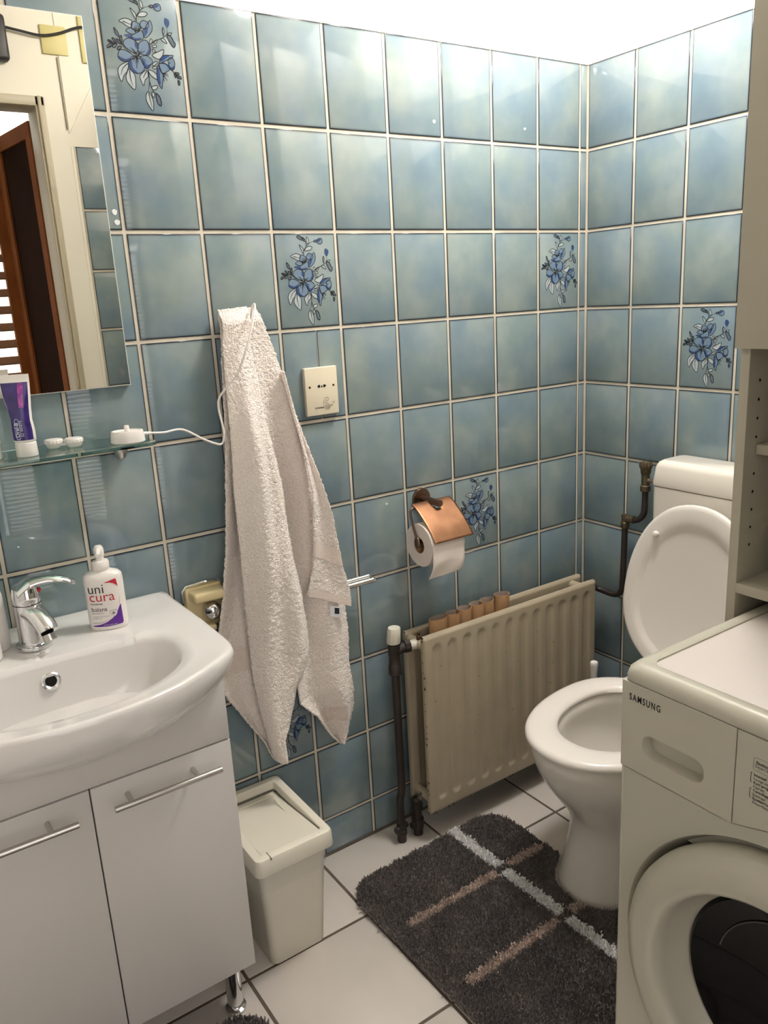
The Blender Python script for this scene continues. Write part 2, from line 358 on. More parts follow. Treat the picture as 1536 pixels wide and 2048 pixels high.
STEM = [[(615,420),(620,340),(670,250),(750,190),(820,165)],[(670,250),(640,140),(570,60),(480,10)],[(840,790),(940,720),(1030,680),(1110,610),(1110,510)],[(1110,610),(1180,650),(1230,740)],[(1060,650),(1040,580),(1050,500)],[(800,1210),(820,1400),(800,1550)],[(820,1400),(870,1530),(930,1600)],[(390,800),(440,870),(530,940)],[(1150,1180),(1230,1250),(1310,1400)],
 [(345,700),(390,800)],[(170,760),(300,790),(390,810)],[(180,850),(300,800)],[(620,960),(520,850)],[(620,960),(555,870)],[(640,960),(700,900)],[(640,960),(750,905)],[(640,980),(770,1060)],[(620,990),(600,1110)],[(625,990),(620,1190)],[(630,990),(645,1100)],[(600,980),(520,1000)],[(610,990),(560,1080)],[(650,940),(660,900)],
 [(600,600),(600,490)],[(610,600),(630,480)],[(630,590),(660,490)],[(640,590),(690,500)],[(650,580),(710,510)],[(600,600),(580,520)],
 [(480,1110),(400,1190),(370,1300)],[(505,1220),(520,1350),(560,1470)],[(770,1230),(720,1340)],[(805,1580),(830,1700),(865,1830)],[(400,430),(520,480)],[(1040,1260),(1120,1270)],[(1040,1260),(1130,1310)],[(1040,1270),(1110,1380)],[(1040,1290),(1060,1400)],[(1140,1100),(1160,1070)]]
def flower_mesh():
    g = G(); lay = [0.0]
    def P(pts): return [tuv(p) for p in pts]
    def fill(pts, mi):
        g.cur = mi; lay[0] += 0.000004; y = -0.00012 - lay[0]
        g.poly([(u, y, v) for u, v in smoothpoly(P(pts), 4)])
    def stroke(pts, wd, closed=False, fade=False):
        g.cur = 3; lay[0] += 0.000002; y = -0.00016 - lay[0]
        q = catmull([(u, 0, v) for u, v in P(pts)], 4, closed)
        if closed: q.append(q[0])
        V = []; n = len(q)
        for i in range(n):
            t = (q[min(i + 1, n - 1)] - q[max(i - 1, 0)]); 
            if t.length < 1e-9: t = Vector((1, 0, 0))
            t.normalize(); nn = Vector((-t.z, 0, t.x)) * wd * (0.5 if not fade else 0.5 * (1.2 - i / n))
            V.append((q[i].x + nn.x, y, q[i].z + nn.z)); V.append((q[i].x - nn.x, y, q[i].z - nn.z))
        g.add(V, [(2 * i, 2 * i + 1, 2 * i + 3, 2 * i + 2) for i in range(n - 1)])
    for s in LEAF: fill(s, 0)
    for s in GLEAF: fill(s, 4)
    for s in PETAL: fill(s, 1)
    for s in DEEP: fill(s, 2)
    for s in LEAF + PETAL: stroke(s, 0.0011, True)
    for s in GLEAF: stroke(s, 0.0014, True)
    for s in STEM: stroke(s, 0.0013, fade=True)
    cxy = [(600 + random.uniform(-45, 45), 980 + random.uniform(-40, 30)) for k in range(14)]
    for c in cxy: stroke([c, (c[0] + 14, c[1] + 10), (c[0] + 22, c[1] - 4)], 0.001)
    ms = [mat('print_leaf', (168, 177, 180), 0.15), mat('print_petal', (106, 126, 147), 0.15), mat('print_blue', (48, 70, 114), 0.15), mat('print_line', (14, 18, 28), 0.2), mat('print_grey_leaf', (92, 104, 116), 0.15)]
    o = g.build('flower_print', ms, None, smooth=0, recalc=False)
    me = o.data; bpy.data.objects.remove(o); return me
FLM = flower_mesh()
for key in (('A', 8, 0), ('A', 6, 2), ('A', 1, 2), ('B', 2, 3), ('A', 3, 5), ('A', 7, 7)):
    o = bpy.data.objects.new('flower_print', FLM); COL.objects.link(o); o.parent = TILES[key]
    o['label'] = 'printed spray of blue flowers with black outlines'

# ------------------------------------------------------------------ ceiling lamp (above the picture)
lamp = empty('ceiling_lamp', (LX, LY, ZC), 'round white glass ceiling lamp above the toilet corner', 'lamp')
G().lathe([(0.09, 0), (0.09, -0.025), (0.07, -0.03)], (LX, LY, ZC), seg=32).build('lamp_base', WPLAS, lamp)
G().lathe([(0.001, -0.13), (0.07, -0.122), (0.125, -0.09), (0.14, -0.06), (0.125, -0.03), (0.07, -0.028)], (LX, LY, ZC), seg=32).build(
    'lamp_shade', mat('lamp_glass', (255, 250, 240), 0.4, emit=(255, 252, 248), estr=LAMP_E), lamp)

# ------------------------------------------------------------------ washbasin cabinet
CX = -1.541; CR = -1.292; CL = 2 * CX - CR; CY = -0.335
cab = empty('vanity_cabinet', (CX, CY / 2, 0), 'white two-door vanity cabinet under the washbasin', 'cabinet')
g = G().box((CL, CY + 0.019, 0.131), (CL + 0.016, -0.006, 0.70)).box((CR - 0.016, CY + 0.019, 0.131), (CR, -0.006, 0.70)).box((CL + 0.016, CY + 0.019, 0.131), (CR - 0.016, -0.006, 0.147)).box((CL + 0.016, -0.012, 0.147), (CR - 0.016, -0.006, 0.70))
g.build('body', LAMIN, cab, 0)
G().box((CL, CY, 0.6275), (CR, CY + 0.018, 0.748), 0.001).build('top_fascia', LAMIN, cab)
for x0, x1, h0, h1 in ((CX + 0.0012, CR, -1.513, -1.326), (CL, CX - 0.0012, -1.756, -1.571)):
    d = G().box((x0, CY, 0.131), (x1, CY + 0.018, 0.6245), 0.001).build('door', LAMIN, cab)
    g = G().tube([(h0, CY - 0.035, 0.5945), (h1, CY - 0.035, 0.5935)], 0.0055, 16)
    for t in (0.16, 0.78): g.tube([(h0 + (h1 - h0) * t, CY, 0.594), (h0 + (h1 - h0) * t, CY - 0.035, 0.594)], 0.0042, 12)
    g.build('handle', STEEL, d)
for x, y in ((-1.325, -0.285), (-1.757, -0.285), (-1.325, -0.06), (-1.757, -0.06)):
    G().lathe([(0.019, 0), (0.021, 0.002), (0.021, 0.007), (0.014, 0.010), (0.0165, 0.016), (0.0165, 0.131)], (x, y, 0), seg=20).build('leg', CHROME, cab)

# ------------------------------------------------------------------ washbasin
ZR = 0.812
sink = empty('washbasin', (CX, -0.2, 0.68), 'white ceramic washbasin with bow front and overflow ring', 'washbasin')
OUT = [(0.262, -0.003), (0.271, -0.012), (0.2715, -0.10), (0.272, -0.20), (0.2705, -0.29), (0.2695, -0.335), (0.264, -0.363), (0.250, -0.383), (0.222, -0.402), (0.185, -0.424), (0.14, -0.446), (0.09, -0.460), (0.045, -0.467), (0.0, -0.469)]
pts = [(x, y) for x, y in OUT] + [(-x, y) for x, y in reversed(OUT[:-1])]
# angular resampling about the basin centre
BC = (0.0, -0.27)
NS = 144
def ray_out(a):
    dx, dy = math.cos(a), math.sin(a); best = 0.3
    Lp = len(pts)
    for i in range(Lp):
        x1, y1 = pts[i][0] - BC[0], pts[i][1] - BC[1]; x2, y2 = pts[(i + 1) % Lp][0] - BC[0], pts[(i + 1) % Lp][1] - BC[1]
        den = dx * (y2 - y1) - dy * (x2 - x1)
        if abs(den) < 1e-9: continue
        t = (x1 * (y2 - y1) - y1 * (x2 - x1)) / den; s = (x1 * dy - y1 * dx) / den
        if t > 0 and -1e-6 <= s <= 1 + 1e-6: best = t; break
    return best
def ray_in(a):
    c, s = abs(math.cos(a)), abs(math.sin(a)); bx = 0.193; by = 0.088 if math.sin(a) > 0 else 0.150
    n = 3.2 if math.sin(a) > 0 else 2.15
    return ((c / bx) ** n + (s / by) ** n) ** (-1.0 / n)
A_ = [2 * PI * k / NS for k in range(NS)]
RO = [ray_out(a) for a in A_]; RI = [ray_in(a) for a in A_]
def ring(fr, fz):
    out = []
    for k, a in enumerate(A_):
        r = fr(k); x = BC[0] + r * math.cos(a); y = BC[1] + r * math.sin(a)
        out.append((CX + x, y, fz(x, y, k)))
    return out
rings = []
for t, z in ((0.05, 0.668), (0.2, 0.669), (0.35, 0.672), (0.5, 0.679), (0.63, 0.690), (0.75, 0.706), (0.84, 0.726), (0.905, 0.749), (0.95, 0.772), (0.98, 0.790), (1.0, 0.799), (1.03, 0.8058)):
    rings.append(ring(lambda k: RI[k] * t, lambda x, y, k: z))
for t, dz in ((0.25, -0.0045), (0.55, -0.003), (0.80, 0.0), (0.92, 0.0005), (0.975, -0.002)):
    rings.append(ring(lambda k: RI[k] * 1.03 + (RO[k] - RI[k] * 1.03) * t, lambda x, y, k: ZR + dz + (0.005 * max(0, (y + 0.05) / 0.05) if t > 0.5 else 0)))
def low(k, f, drop):
    a = A_[k]; x = BC[0] + RO[k] * math.cos(a); y = BC[1] + RO[k] * math.sin(a)
    ed = abs(x) / 0.272
    zb = 0.685 + 0.075 * min(1, ed) ** 3
    z = (ZR - 0.008) + (zb - (ZR - 0.008)) * drop
    xs_ = x * (1 - 0.10 * f); yy = y
    yt = max(y, -0.326)
    yy = y + (yt - y) * f
    return (CX + xs_, yy, z)
for f, d in ((0.0, 0.0), (0.0, 0.10), (0.02, 0.22), (0.08, 0.38), (0.20, 0.55), (0.40, 0.72), (0.65, 0.87), (0.9, 0.97), (1.0, 1.0)):
    rings.append([low(k, f, d) for k in range(NS)])
g = G().loft(rings, cap0=True, cap1=True); g.build('bowl', CERAMIC, sink, 60)
# overflow ring
oc = Vector((-1.534, -0.178, 0.748)); ax = Vector((0, -0.93, 0.37)).normalized()
oc = Vector((CX - 0.006, BC[1] + 0.088 * 0.945, 0.766))
G().lathe([(0.0095, -0.004), (0.0098, 0.003), (0.013, 0.005), (0.0165, 0.003), (0.0175, -0.003)], oc, ax, 28, cap=False).build('overflow_ring', CHROME, sink)
G().lathe([(0.0, 0.0022), (0.0100, 0.0022)], oc, ax, 24).build('overflow_hole', DARK, sink)
G().lathe([(0.0, 0.6715), (0.021, 0.6715), (0.024, 0.6705), (0.026, 0.667)], (CX, -0.27, 0), seg=28).build('drain', CHROME, sink)

# ------------------------------------------------------------------ mixer tap
TX, TY, TZ = -1.552, -0.112, ZR - 0.003
tap = empty('mixer_tap', (TX, TY, TZ), 'chrome single-lever mixer tap on the washbasin', 'tap')
G().lathe([(0.0305, 0), (0.031, 0.003), (0.030, 0.007), (0.0265, 0.009)], (TX, TY, TZ), seg=36).build('base_ring', CHROME, tap)
G().lathe([(0.0245, 0.006), (0.0238, 0.03), (0.0235, 0.06), (0.0240, 0.078), (0.0243, 0.082)], (TX, TY, TZ), seg=36).build('body', CHROME, tap)
sp = [(TX + 0.000, TY - 0.002, TZ + 0.068), (TX + 0.006, TY - 0.014, TZ + 0.066), (TX + 0.012, TY - 0.030, TZ + 0.058), (TX + 0.017, TY - 0.045, TZ + 0.046), (TX + 0.019, TY - 0.052, TZ + 0.038)]
G().tube(catmull(sp, 5), [0.0225 - 0.005 * i / 20 for i in range(21)], 20, sx=0.80).build('spout', CHROME, tap, 50)
G().lathe([(0.0115, 0.0), (0.0115, -0.012), (0.0095, -0.014)], (TX + 0.018, TY - 0.050, TZ + 0.034), (-0.18, 0.35, 1), 20).build('aerator', STEEL, tap)
G().lathe([(0.0235, 0.083), (0.0245, 0.086), (0.0240, 0.100), (0.0215, 0.112), (0.014, 0.119), (0.001, 0.121)], (TX, TY, TZ), seg=36).build('cartridge_cap', CHROME, tap)
lv = catmull([(TX - 0.017, TY - 0.004, TZ + 0.108), (TX + 0.005, TY - 0.006, TZ + 0.121), (TX + 0.035, TY - 0.010, TZ + 0.124), (TX + 0.062, TY - 0.014, TZ + 0.118), (TX + 0.081, TY - 0.016, TZ + 0.108)], 6)
n = len(lv); V = []; F = []
for i, p in enumerate(lv):
    t = i / (n - 1); wd = 0.023 * (1 - 0.42 * t) * (0.6 + 0.4 * min(1, (1 - t) * 8)) ; th = 0.0085 * (1 - 0.45 * t)
    for k in range(16):
        a = 2 * PI * k / 16; V.append((p.x, p.y + wd * math.cos(a), p.z + th * math.sin(a) - 0.004 * math.cos(a) ** 2))
for i in range(n - 1):
    for k in range(16): F.append((i * 16 + k, i * 16 + (k + 1) % 16, (i + 1) * 16 + (k + 1) % 16, (i + 1) * 16 + k))
F += [tuple(range(16)), tuple((n - 1) * 16 + k for k in range(16))]
G().add(V, F).build('lever', CHROME, tap, 60)
G().sphere((TX + 0.021, TY - 0.010, TZ + 0.104), 0.0045, 10).build('red_mark', mat('red_plastic', (170, 26, 30), 0.3), tap)

# ------------------------------------------------------------------ soap pump bottle
BB = Vector((-1.4175, -0.112, ZR - 0.004)); UX = Vector((0.926, -0.376, 0)); UN = Vector((-0.376, -0.926, 0))
soap = empty('soap_bottle', BB, 'white pump soap bottle with red and purple label on the washbasin', 'bottle')
def oval(a, b, z, n=40, e=2.3):
    o = []
    for k in range(n):
        t = 2 * PI * k / n; c, s = math.cos(t), math.sin(t)
        o.append(BB + UX * (a * math.copysign(abs(c) ** (2 / e), c)) + UN * (b * math.copysign(abs(s) ** (2 / e), s)) + Vector((0, 0, z)))
    return o
G().loft([oval(0.033, 0.018, 0), oval(0.0345, 0.0195, 0.002), oval(0.035, 0.020, 0.01), oval(0.0352, 0.0205, 0.06), oval(0.0352, 0.0205, 0.097), oval(0.034, 0.0195, 0.104), oval(0.029, 0.017, 0.109), oval(0.019, 0.0135, 0.112), oval(0.0125, 0.0125, 0.114, e=2)]).build('body', WPLAS, soap, 50)
G().lathe([(0.0135, 0.113), (0.0152, 0.116), (0.0152, 0.128), (0.0135, 0.131), (0.0075, 0.132), (0.0072, 0.142)], BB, seg=28).build('collar', WPLAS, soap)
G().lathe([(0.0085, 0.140), (0.0092, 0.146), (0.0088, 0.154), (0.006, 0.159), (0.001, 0.160)], BB, seg=24).tube(catmull([BB + Vector((0, 0, 0.151)), BB + UN * 0.010 + Vector((0, 0, 0.150)), BB + UN * 0.021 + Vector((0, 0, 0.146))], 4), [0.007, 0.0066, 0.0062, 0.0058, 0.0054, 0.005, 0.0046, 0.0043, 0.004], 14).build('pump_head', WPLAS, soap)
def on_bottle(u, v, d=0.0004):
    a, b, e = 0.0353, 0.0206, 2.3
    w_ = b * max(0.0, 1 - (abs(u) / a) ** e) ** (1 / e)
    return BB + UX * u + UN * (w_ + d) + Vector((0, 0, v))
def dense(poly, st=0.002):
    out = []
    for i in range(len(poly)):
        a, b = poly[i], poly[(i + 1) % len(poly)]; n = max(1, int(math.hypot(b[0] - a[0], b[1] - a[1]) / st))
        out += [(a[0] + (b[0] - a[0]) * k / n, a[1] + (b[1] - a[1]) * k / n) for k in range(n)]
    return out
def decal(name, poly, m, parent, fn, lift):
    """flat print: polygon triangulated and subdivided, then laid on the surface"""
    bm = bmesh.new(); vs_ = [bm.verts.new((p[0], p[1], 0)) for p in poly]; bm.faces.new(vs_)
    bmesh.ops.triangulate(bm, faces=bm.faces)
    for it in range(4):
        ed = [e for e in bm.edges if e.calc_length() > 0.006]
        if not ed: break
        bmesh.ops.subdivide_edges(bm, edges=ed, cuts=1); bmesh.ops.triangulate(bm, faces=bm.faces)
    bm.verts.index_update()
    gg = G().add([fn(v.co.x, v.co.y, lift) for v in bm.verts], [[v.index for v in f.verts] for f in bm.faces]); bm.free()
    return gg.build(name, m, parent, 0)
def lettering(body, size, u0, v0, m, parent, fn, lift=0.0005, bold=0.0, sx=1.0, name='lettering', rot=False, space=1.0):
    V, F = text_geo(body, size, bold, sx, space)
    if rot: V = [(-y, x) for x, y in V]
    return G().add([fn(u0 + x, v0 + y, lift) for x, y in V], F).build(name, m, parent, 0)
RED = mat('label_red', (186, 22, 46), 0.35); PUR = mat('label_purple', (88, 30, 140), 0.35); GREY = mat('label_grey', (130, 126, 130), 0.4)
PALE = mat('label_grey_pale', (176, 172, 174), 0.4)
lettering('uni', 0.0265, -0.0280, 0.0735, BLACK, soap, on_bottle, 0.0006, -0.0001, 0.95)
lettering('cura', 0.0265, -0.0270, 0.0580, RED, soap, on_bottle, 0.0007, -0.0001, 1.0)
lettering('handzeep', 0.0058, -0.0255, 0.0515, BLACK, soap, on_bottle, 0.0006)
lettering('balans', 0.0118, -0.0255, 0.0385, mat('label_ink', (62, 56, 66), 0.4), soap, on_bottle, 0.0006)
lettering('beschermt', 0.0048, -0.0250, 0.0335, GREY, soap, on_bottle, 0.0006)
def dashes(u0, u1, v, h, m, parent, fn, lift=0.0006):
    # lines of print too small to read
    u = u0; g = G(); r_ = random.Random(int(v * 1e5))
    while u < u1:
        du = h * r_.uniform(0.5, 0.9); g.poly([fn(u, v, lift), fn(u + du, v, lift), fn(u + du, v + h, lift), fn(u, v + h, lift)]); u += du + h * r_.choice((0.35, 0.4, 0.9))
    return g.build('small_print', m, parent, 0)
dashes(-0.0245, 0.006, 0.0275, 0.0016, PALE, soap, on_bottle)
dashes(-0.0245, -0.009, 0.0238, 0.0016, PALE, soap, on_bottle)
tri = [(0.003, 0.093), (0.0235, 0.0985), (0.0250, 0.0965), (0.0265, 0.082), (0.0240, 0.0860), (0.0195, 0.0900), (0.0135, 0.0922)]
decal('red_corner', tri, RED, soap, on_bottle, 0.0004)
pur = [(-0.026, 0.0105), (-0.012, 0.0125), (0.0, 0.0165), (0.011, 0.0235), (0.0195, 0.033), (0.0265, 0.0475), (0.0275, 0.047), (0.0282, 0.0125), (0.0262, 0.0095), (0.0, 0.0078), (-0.0245, 0.0085)]
decal('purple_corner', pur, PUR, soap, on_bottle, 0.0004)
sh = smoothpoly([(0.007, 0.0375), (0.0135, 0.0385), (0.020, 0.0375), (0.0195, 0.031), (0.0135, 0.0255), (0.008, 0.031)], 4)
decal('shield', sh, PALE, soap, on_bottle, 0.0006)
decal('shield_inner', [((x - 0.0135) * 0.82 + 0.0135, (y - 0.0325) * 0.82 + 0.0325) for x, y in sh], WPLAS, soap, on_bottle, 0.0008)
cr = [(0.0012, 0.0032), (0.0012, 0.0012), (0.0032, 0.0012), (0.0032, -0.0012), (0.0012, -0.0012), (0.0012, -0.0032), (-0.0012, -0.0032), (-0.0012, -0.0012), (-0.0032, -0.0012), (-0.0032, 0.0012), (-0.0012, 0.0012), (-0.0012, 0.0032)]
decal('cross', [(x + 0.0135, y + 0.033) for x, y in cr], GREY, soap, on_bottle, 0.001)
decal('grey_swoosh', [(-0.026, 0.0165), (-0.012, 0.0165), (-0.002, 0.0195), (0.004, 0.0225), (-0.003, 0.0185), (-0.012, 0.0152), (-0.026, 0.0148)], PALE, soap, on_bottle, 0.0005)
decal('grey_edge', [(0.0262, 0.0485), (0.0268, 0.060), (0.0258, 0.0672), (0.0262, 0.060), (0.0252, 0.0495)], PALE, soap, on_bottle, 0.0005)
dashes(-0.007, 0.016, 0.0102, 0.0016, PALE, soap, on_bottle, 0.0008)

# ------------------------------------------------------------------ two plain white bottles at the left edge
for (x, y, r, h, lab) in ((-1.634, -0.128, 0.027, 0.128, 'tall white bottle at the left end of the washbasin, in front'), (-1.606, -0.084, 0.021, 0.108, 'slim white bottle between the tap and the taller white bottle')):
    e_ = empty('lotion_bottle', (x, y, ZR - 0.003), lab, 'bottle', 'plain white bottles on the washbasin')
    G().lathe([(r * 0.9, 0), (r, 0.003), (r, h * 0.62), (r * 0.97, h * 0.66), (r * 0.97, h * 0.67)], (x, y, ZR - 0.003), seg=28).build('body', WPLAS, e_)
    G().lathe([(r * 0.97, h * 0.672), (r * 0.965, h * 0.9), (r * 0.9, h * 0.97), (r * 0.6, h), (0.001, h * 1.004)], (x, y, ZR - 0.003), seg=28).build('cap', WPLAS, e_)

# ------------------------------------------------------------------ mirror
mir = empty('wall_mirror', (CX, -0.004, 1.241), 'frameless rectangular wall mirror above the glass shelf', 'mirror')
G().box((2 * CX + 1.287, -0.0118, 1.2415), (-1.2872, -0.0002, 1.877), 0.0006).build('backing', mat('mirror_edge', (214, 212, 205), 0.3), mir)
G().poly([(2 * CX + 1.2885, -0.0121, 1.243), (-1.2887, -0.0121, 1.243), (-1.2887, -0.0121, 1.8755), (2 * CX + 1.2885, -0.0121, 1.8755)]).build('glass', mat('silvered_glass', (232, 230, 222), 0.005, 1.0), mir, 0)

# ------------------------------------------------------------------ glass shelf and what stands on it
ZS = 1.147
shelf = empty('glass_shelf', (CX, -0.07, ZS), 'green-edged glass shelf below the mirror', 'shelf')
GLS = mat('shelf_glass', (196, 232, 220), 0.02, trans=1.0, ior=1.48)
c0 = 0.025; x1 = -1.290; x0 = 2 * CX + 1.290
out = [(x0, -0.004), (x1, -0.004)] + [(x1 - c0 + c0 * math.cos(a), -0.148 + c0 - c0 * math.sin(a)) for a in [PI / 2 * k / 8 for k in range(9)]] + [(x0 + c0 - c0 * math.sin(a), -0.148 + c0 - c0 * math.cos(a)) for a in [PI / 2 * k / 8 for k in range(9)]]
G().loft([[(x, y, ZS - 0.006) for x, y in out], [(x, y, ZS) for x, y in out]]).build('pane', GLS, shelf, 30)
for bx in (-1.327, -1.755):
    br = G().lathe([(0.002, -0.040), (0.009, -0.034), (0.0135, -0.020), (0.0145, -0.006), (0.014, 0.0)], (bx, -0.020, ZS - 0.006), seg=20, ex=1.0, ey=1.25)
    br.build('bracket', STEEL, shelf)
def surf_shelf(z=0): return ZS + 0.0003 + z
# toothpaste tube standing on its cap
tc_ = Vector((-1.507, -0.098, surf_shelf())); TU = Vector((0.93, -0.37, 0)).normalized(); TN = Vector((-0.37, -0.93, 0)).normalized()
tooth = empty('toothpaste_tube', tc_, 'purple toothpaste tube standing on its white cap on the glass shelf', 'toothpaste')
def tring(a, b, z, n=36, sh_=0.0):
    return [tc_ + TU * (a * math.cos(2 * PI * k / n) + sh_) + TN * (b * math.sin(2 * PI * k / n)) + Vector((0, 0, z)) for k in range(n)]
G().loft([tring(0.0175, 0.0165, 0), tring(0.018, 0.017, 0.001), tring(0.0172, 0.0162, 0.023), tring(0.016, 0.015, 0.0245)]).build('cap', WPLAS, tooth)
prof = [(0.0155, 0.0155, 0.024, 0), (0.0182, 0.0165, 0.027, 0), (0.0185, 0.0165, 0.045, 0), (0.0172, 0.0160, 0.062, -0.0005), (0.0190, 0.0140, 0.082, -0.001), (0.0225, 0.0095, 0.105, -0.002), (0.0238, 0.0045, 0.122, -0.002), (0.0243, 0.0016, 0.130, -0.002), (0.0246, 0.0012, 0.139, -0.002)]
G().loft([tring(a, b, z, 36, s) for a, b, z, s in prof]).build('tube', WPLAS, tooth, 60)
def tube_pt(u, v, d=0.0004):
    i = 0
    while i < len(prof) - 2 and prof[i + 1][2] < v: i += 1
    p, q = prof[i], prof[i + 1]; t = (v - p[2]) / (q[2] - p[2]); a = p[0] + (q[0] - p[0]) * t; b = p[1] + (q[1] - p[1]) * t; s = p[3] + (q[3] - p[3]) * t
    uu = max(-0.985, min(0.985, u)); 
    return tc_ + TU * (uu * a + s) + TN * (b * math.sqrt(1 - uu * uu) + d) + Vector((0, 0, v))
VIO = mat('tube_violet', (44, 32, 92), 0.22, col2=(62, 44, 118), vscale=60); PNK = mat('tube_pink', (176, 70, 150), 0.25, col2=(120, 50, 130), vscale=160)
G().grid(lambda i, j: tube_pt(-0.93 + 1.80 * i, 0.029 + 0.097 * j, 0.0003), 14, 24).build('purple_print', VIO, tooth, 0)
G().grid(lambda i, j: tube_pt(0.12 + 0.38 * i + 0.08 * j, 0.084 + 0.041 * j, 0.0006), 5, 8).build('pink_burst', PNK, tooth, 0)
lp = lambda u, v, d: tube_pt(u / 0.018, v, d)
decal('logo_oval', smoothpoly([(-0.0095, 0.032), (-0.0030, 0.032), (-0.0015, 0.046), (-0.0015, 0.062), (-0.0055, 0.0665), (-0.0095, 0.062), (-0.0105, 0.046)], 4), mat('logo_rim', (196, 200, 224), 0.3), tooth, lp, 0.0006)
decal('logo_oval_inner', smoothpoly([(-0.0088, 0.033), (-0.0036, 0.033), (-0.0022, 0.046), (-0.0022, 0.0615), (-0.0055, 0.0655), (-0.0088, 0.0615), (-0.0098, 0.046)], 4), mat('logo_blue', (30, 44, 120), 0.3), tooth, lp, 0.0009)
lettering('Oral-B', 0.0092, -0.0036, 0.0345, WPLAS, tooth, lp, 0.0013, 0.0001, 1.0, rot=True)
lettering('3D WHITE', 0.0062, 0.0032, 0.0345, mat('tube_silver', (206, 204, 222), 0.3), tooth, lp, 0.0008, rot=True)
# second white tube, cut by the picture edge
t2 = Vector((-1.562, -0.085, surf_shelf()))
tb = empty('cream_tube', t2, 'white tube with a red tip at the left edge of the glass shelf', 'tube')
G().lathe([(0.0165, 0), (0.017, 0.001), (0.0165, 0.022), (0.0155, 0.023)], t2, seg=28).build('cap', WPLAS, tb)
G().loft([[t2 + Vector((a * math.cos(2 * PI * k / 28), b * math.sin(2 * PI * k / 28), z)) for k in range(28)] for a, b, z in ((0.0155, 0.0155, 0.023), (0.018, 0.0165, 0.027), (0.019, 0.014, 0.07), (0.021, 0.006, 0.115), (0.022, 0.001, 0.132), (0.022, 0.001, 0.140))]).build('tube', WPLAS, tb, 60)
G().sphere(t2 + Vector((0.0195, 0, 0.1405)), 0.003, 8).build('red_tip', mat('red_plastic', (170, 26, 30), 0.3), tb)
# contact lens case
lc = Vector((-1.437, -0.062, surf_shelf()))
case = empty('lens_case', lc, 'white contact lens case with two round lids on the glass shelf', 'lens case')
dv = Vector((0.9, -0.43, 0)).normalized()
g = G()
for s in (-1, 1): g.lathe([(0.010, 0), (0.0135, 0.003), (0.0150, 0.008), (0.0152, 0.009)], lc + dv * (0.0175 * s), seg=24)
g.box((-0.008, -0.006, 0.004), (0.008, 0.006, 0.008), 0.001, xf=Matrix.Translation(lc) @ Matrix.Rotation(math.atan2(dv.y, dv.x), 4, 'Z'))
g.build('case_body', WPLAS, case)
for s in (-1, 1):
    c = lc + dv * (0.0175 * s); g = G().lathe([(0.0158, 0.0085), (0.0160, 0.0095), (0.0158, 0.0145), (0.0145, 0.0162), (0.001, 0.0166)], c, seg=28)
    for k in range(18):
        a = 2 * PI * k / 18; g.box((-0.0006, -0.0004, 0.0095), (0.0006, 0.0004, 0.0145), xf=Matrix.Translation(c + Vector((0.016 * math.cos(a), 0.016 * math.sin(a), 0))))
    g.build('lid', WPLAS, case)
# toothbrush charger with its cable
cc = Vector((-1.336, -0.112, surf_shelf()))
chg = empty('toothbrush_charger', cc, 'white toothbrush charger with cable on the glass shelf end', 'charger')
G().lathe([(0.026, 0), (0.0285, 0.002), (0.0278, 0.012), (0.0262, 0.021), (0.0255, 0.0222), (0.0235, 0.0225), (0.0225, 0.0205), (0.001, 0.0200)], cc, seg=40, ex=1.08, ey=0.86, udir=(0.93, -0.37, 0)).build('base', WPLAS, chg)
G().lathe([(0.0048, 0.0195), (0.0046, 0.030), (0.0038, 0.0318), (0.001, 0.0320)], cc, seg=18).build('post', WPLAS, chg)
cab_pts = [(-1.305, -0.092, ZS + 0.010), (-1.285, -0.085, ZS + 0.008), (-1.255, -0.075, ZS + 0.004), (-1.215, -0.065, ZS + 0.003), (-1.175, -0.062, 1.126), (-1.150, -0.060, 1.113), (-1.134, -0.060, 1.110), (-1.128, -0.062, 1.132), (-1.134, -0.062, 1.183), (-1.128, -0.066, 1.208), (-1.098, -0.085, 1.246), (-1.080, -0.097, 1.290), (-1.062, -0.094, 1.330), (-1.046, -0.082, 1.360), (-1.033, -0.060, 1.379), (-1.028, -0.036, 1.374), (-1.028, -0.020, 1.34)]
G().tube(catmull(cab_pts, 8), 0.0022, 8, sx=1.0).build('cable', WPLAS, chg, 60)
G().tube([(-1.306, -0.092, ZS + 0.010), (-1.285, -0.085, ZS + 0.008)], [0.0042, 0.003], 12).build('cable_boot', WPLAS, chg)

# ------------------------------------------------------------------ razor socket
soc = empty('razor_socket', (-0.865, 0, 1.184), 'cream razor socket plate on the blue tiles', 'socket')
CRM = mat('cream_bakelite', (224, 213, 190), 0.35)
G().box((-0.9065, -0.012, 1.131), (-0.8235, -0.0003, 1.2375), 0.002, 3).build('plate', CRM, soc)
def sp_(x, z, d=0.0003): return (x, -0.012 - d, z)
for sx in (-0.8955, -0.8345): G().lathe([(0.0, 0), (0.0026, 0.0), (0.0028, -0.0006)], (sx, -0.0123, 1.195), (0, -1, 0), 14).build('screw', mat('brass_dark', (92, 72, 40), 0.4, 1.0), soc)
for hx, kind in ((-0.8725, 'l'), (-0.865, 'c'), (-0.8575, 'r')):
    if kind == 'c': q = [sp_(hx + 0.0022 * math.cos(t), 1.1945 + 0.0024 * math.sin(t)) for t in [2 * PI * k / 12 for k in range(12)]]
    else:
        s = 1 if kind == 'l' else -1; q = [sp_(hx + s * 0.0035, 1.1925), sp_(hx + s * 0.0035, 1.1985), sp_(hx - s * 0.001, 1.1985), sp_(hx - s * 0.0042, 1.1955), sp_(hx - s * 0.001, 1.1925)]
    G().poly(q).build('pin_hole', BLACK, soc, 0)
fn = lambda u, v, d: sp_(u, v, d)
INK = mat('brown_ink', (60, 52, 44), 0.5)
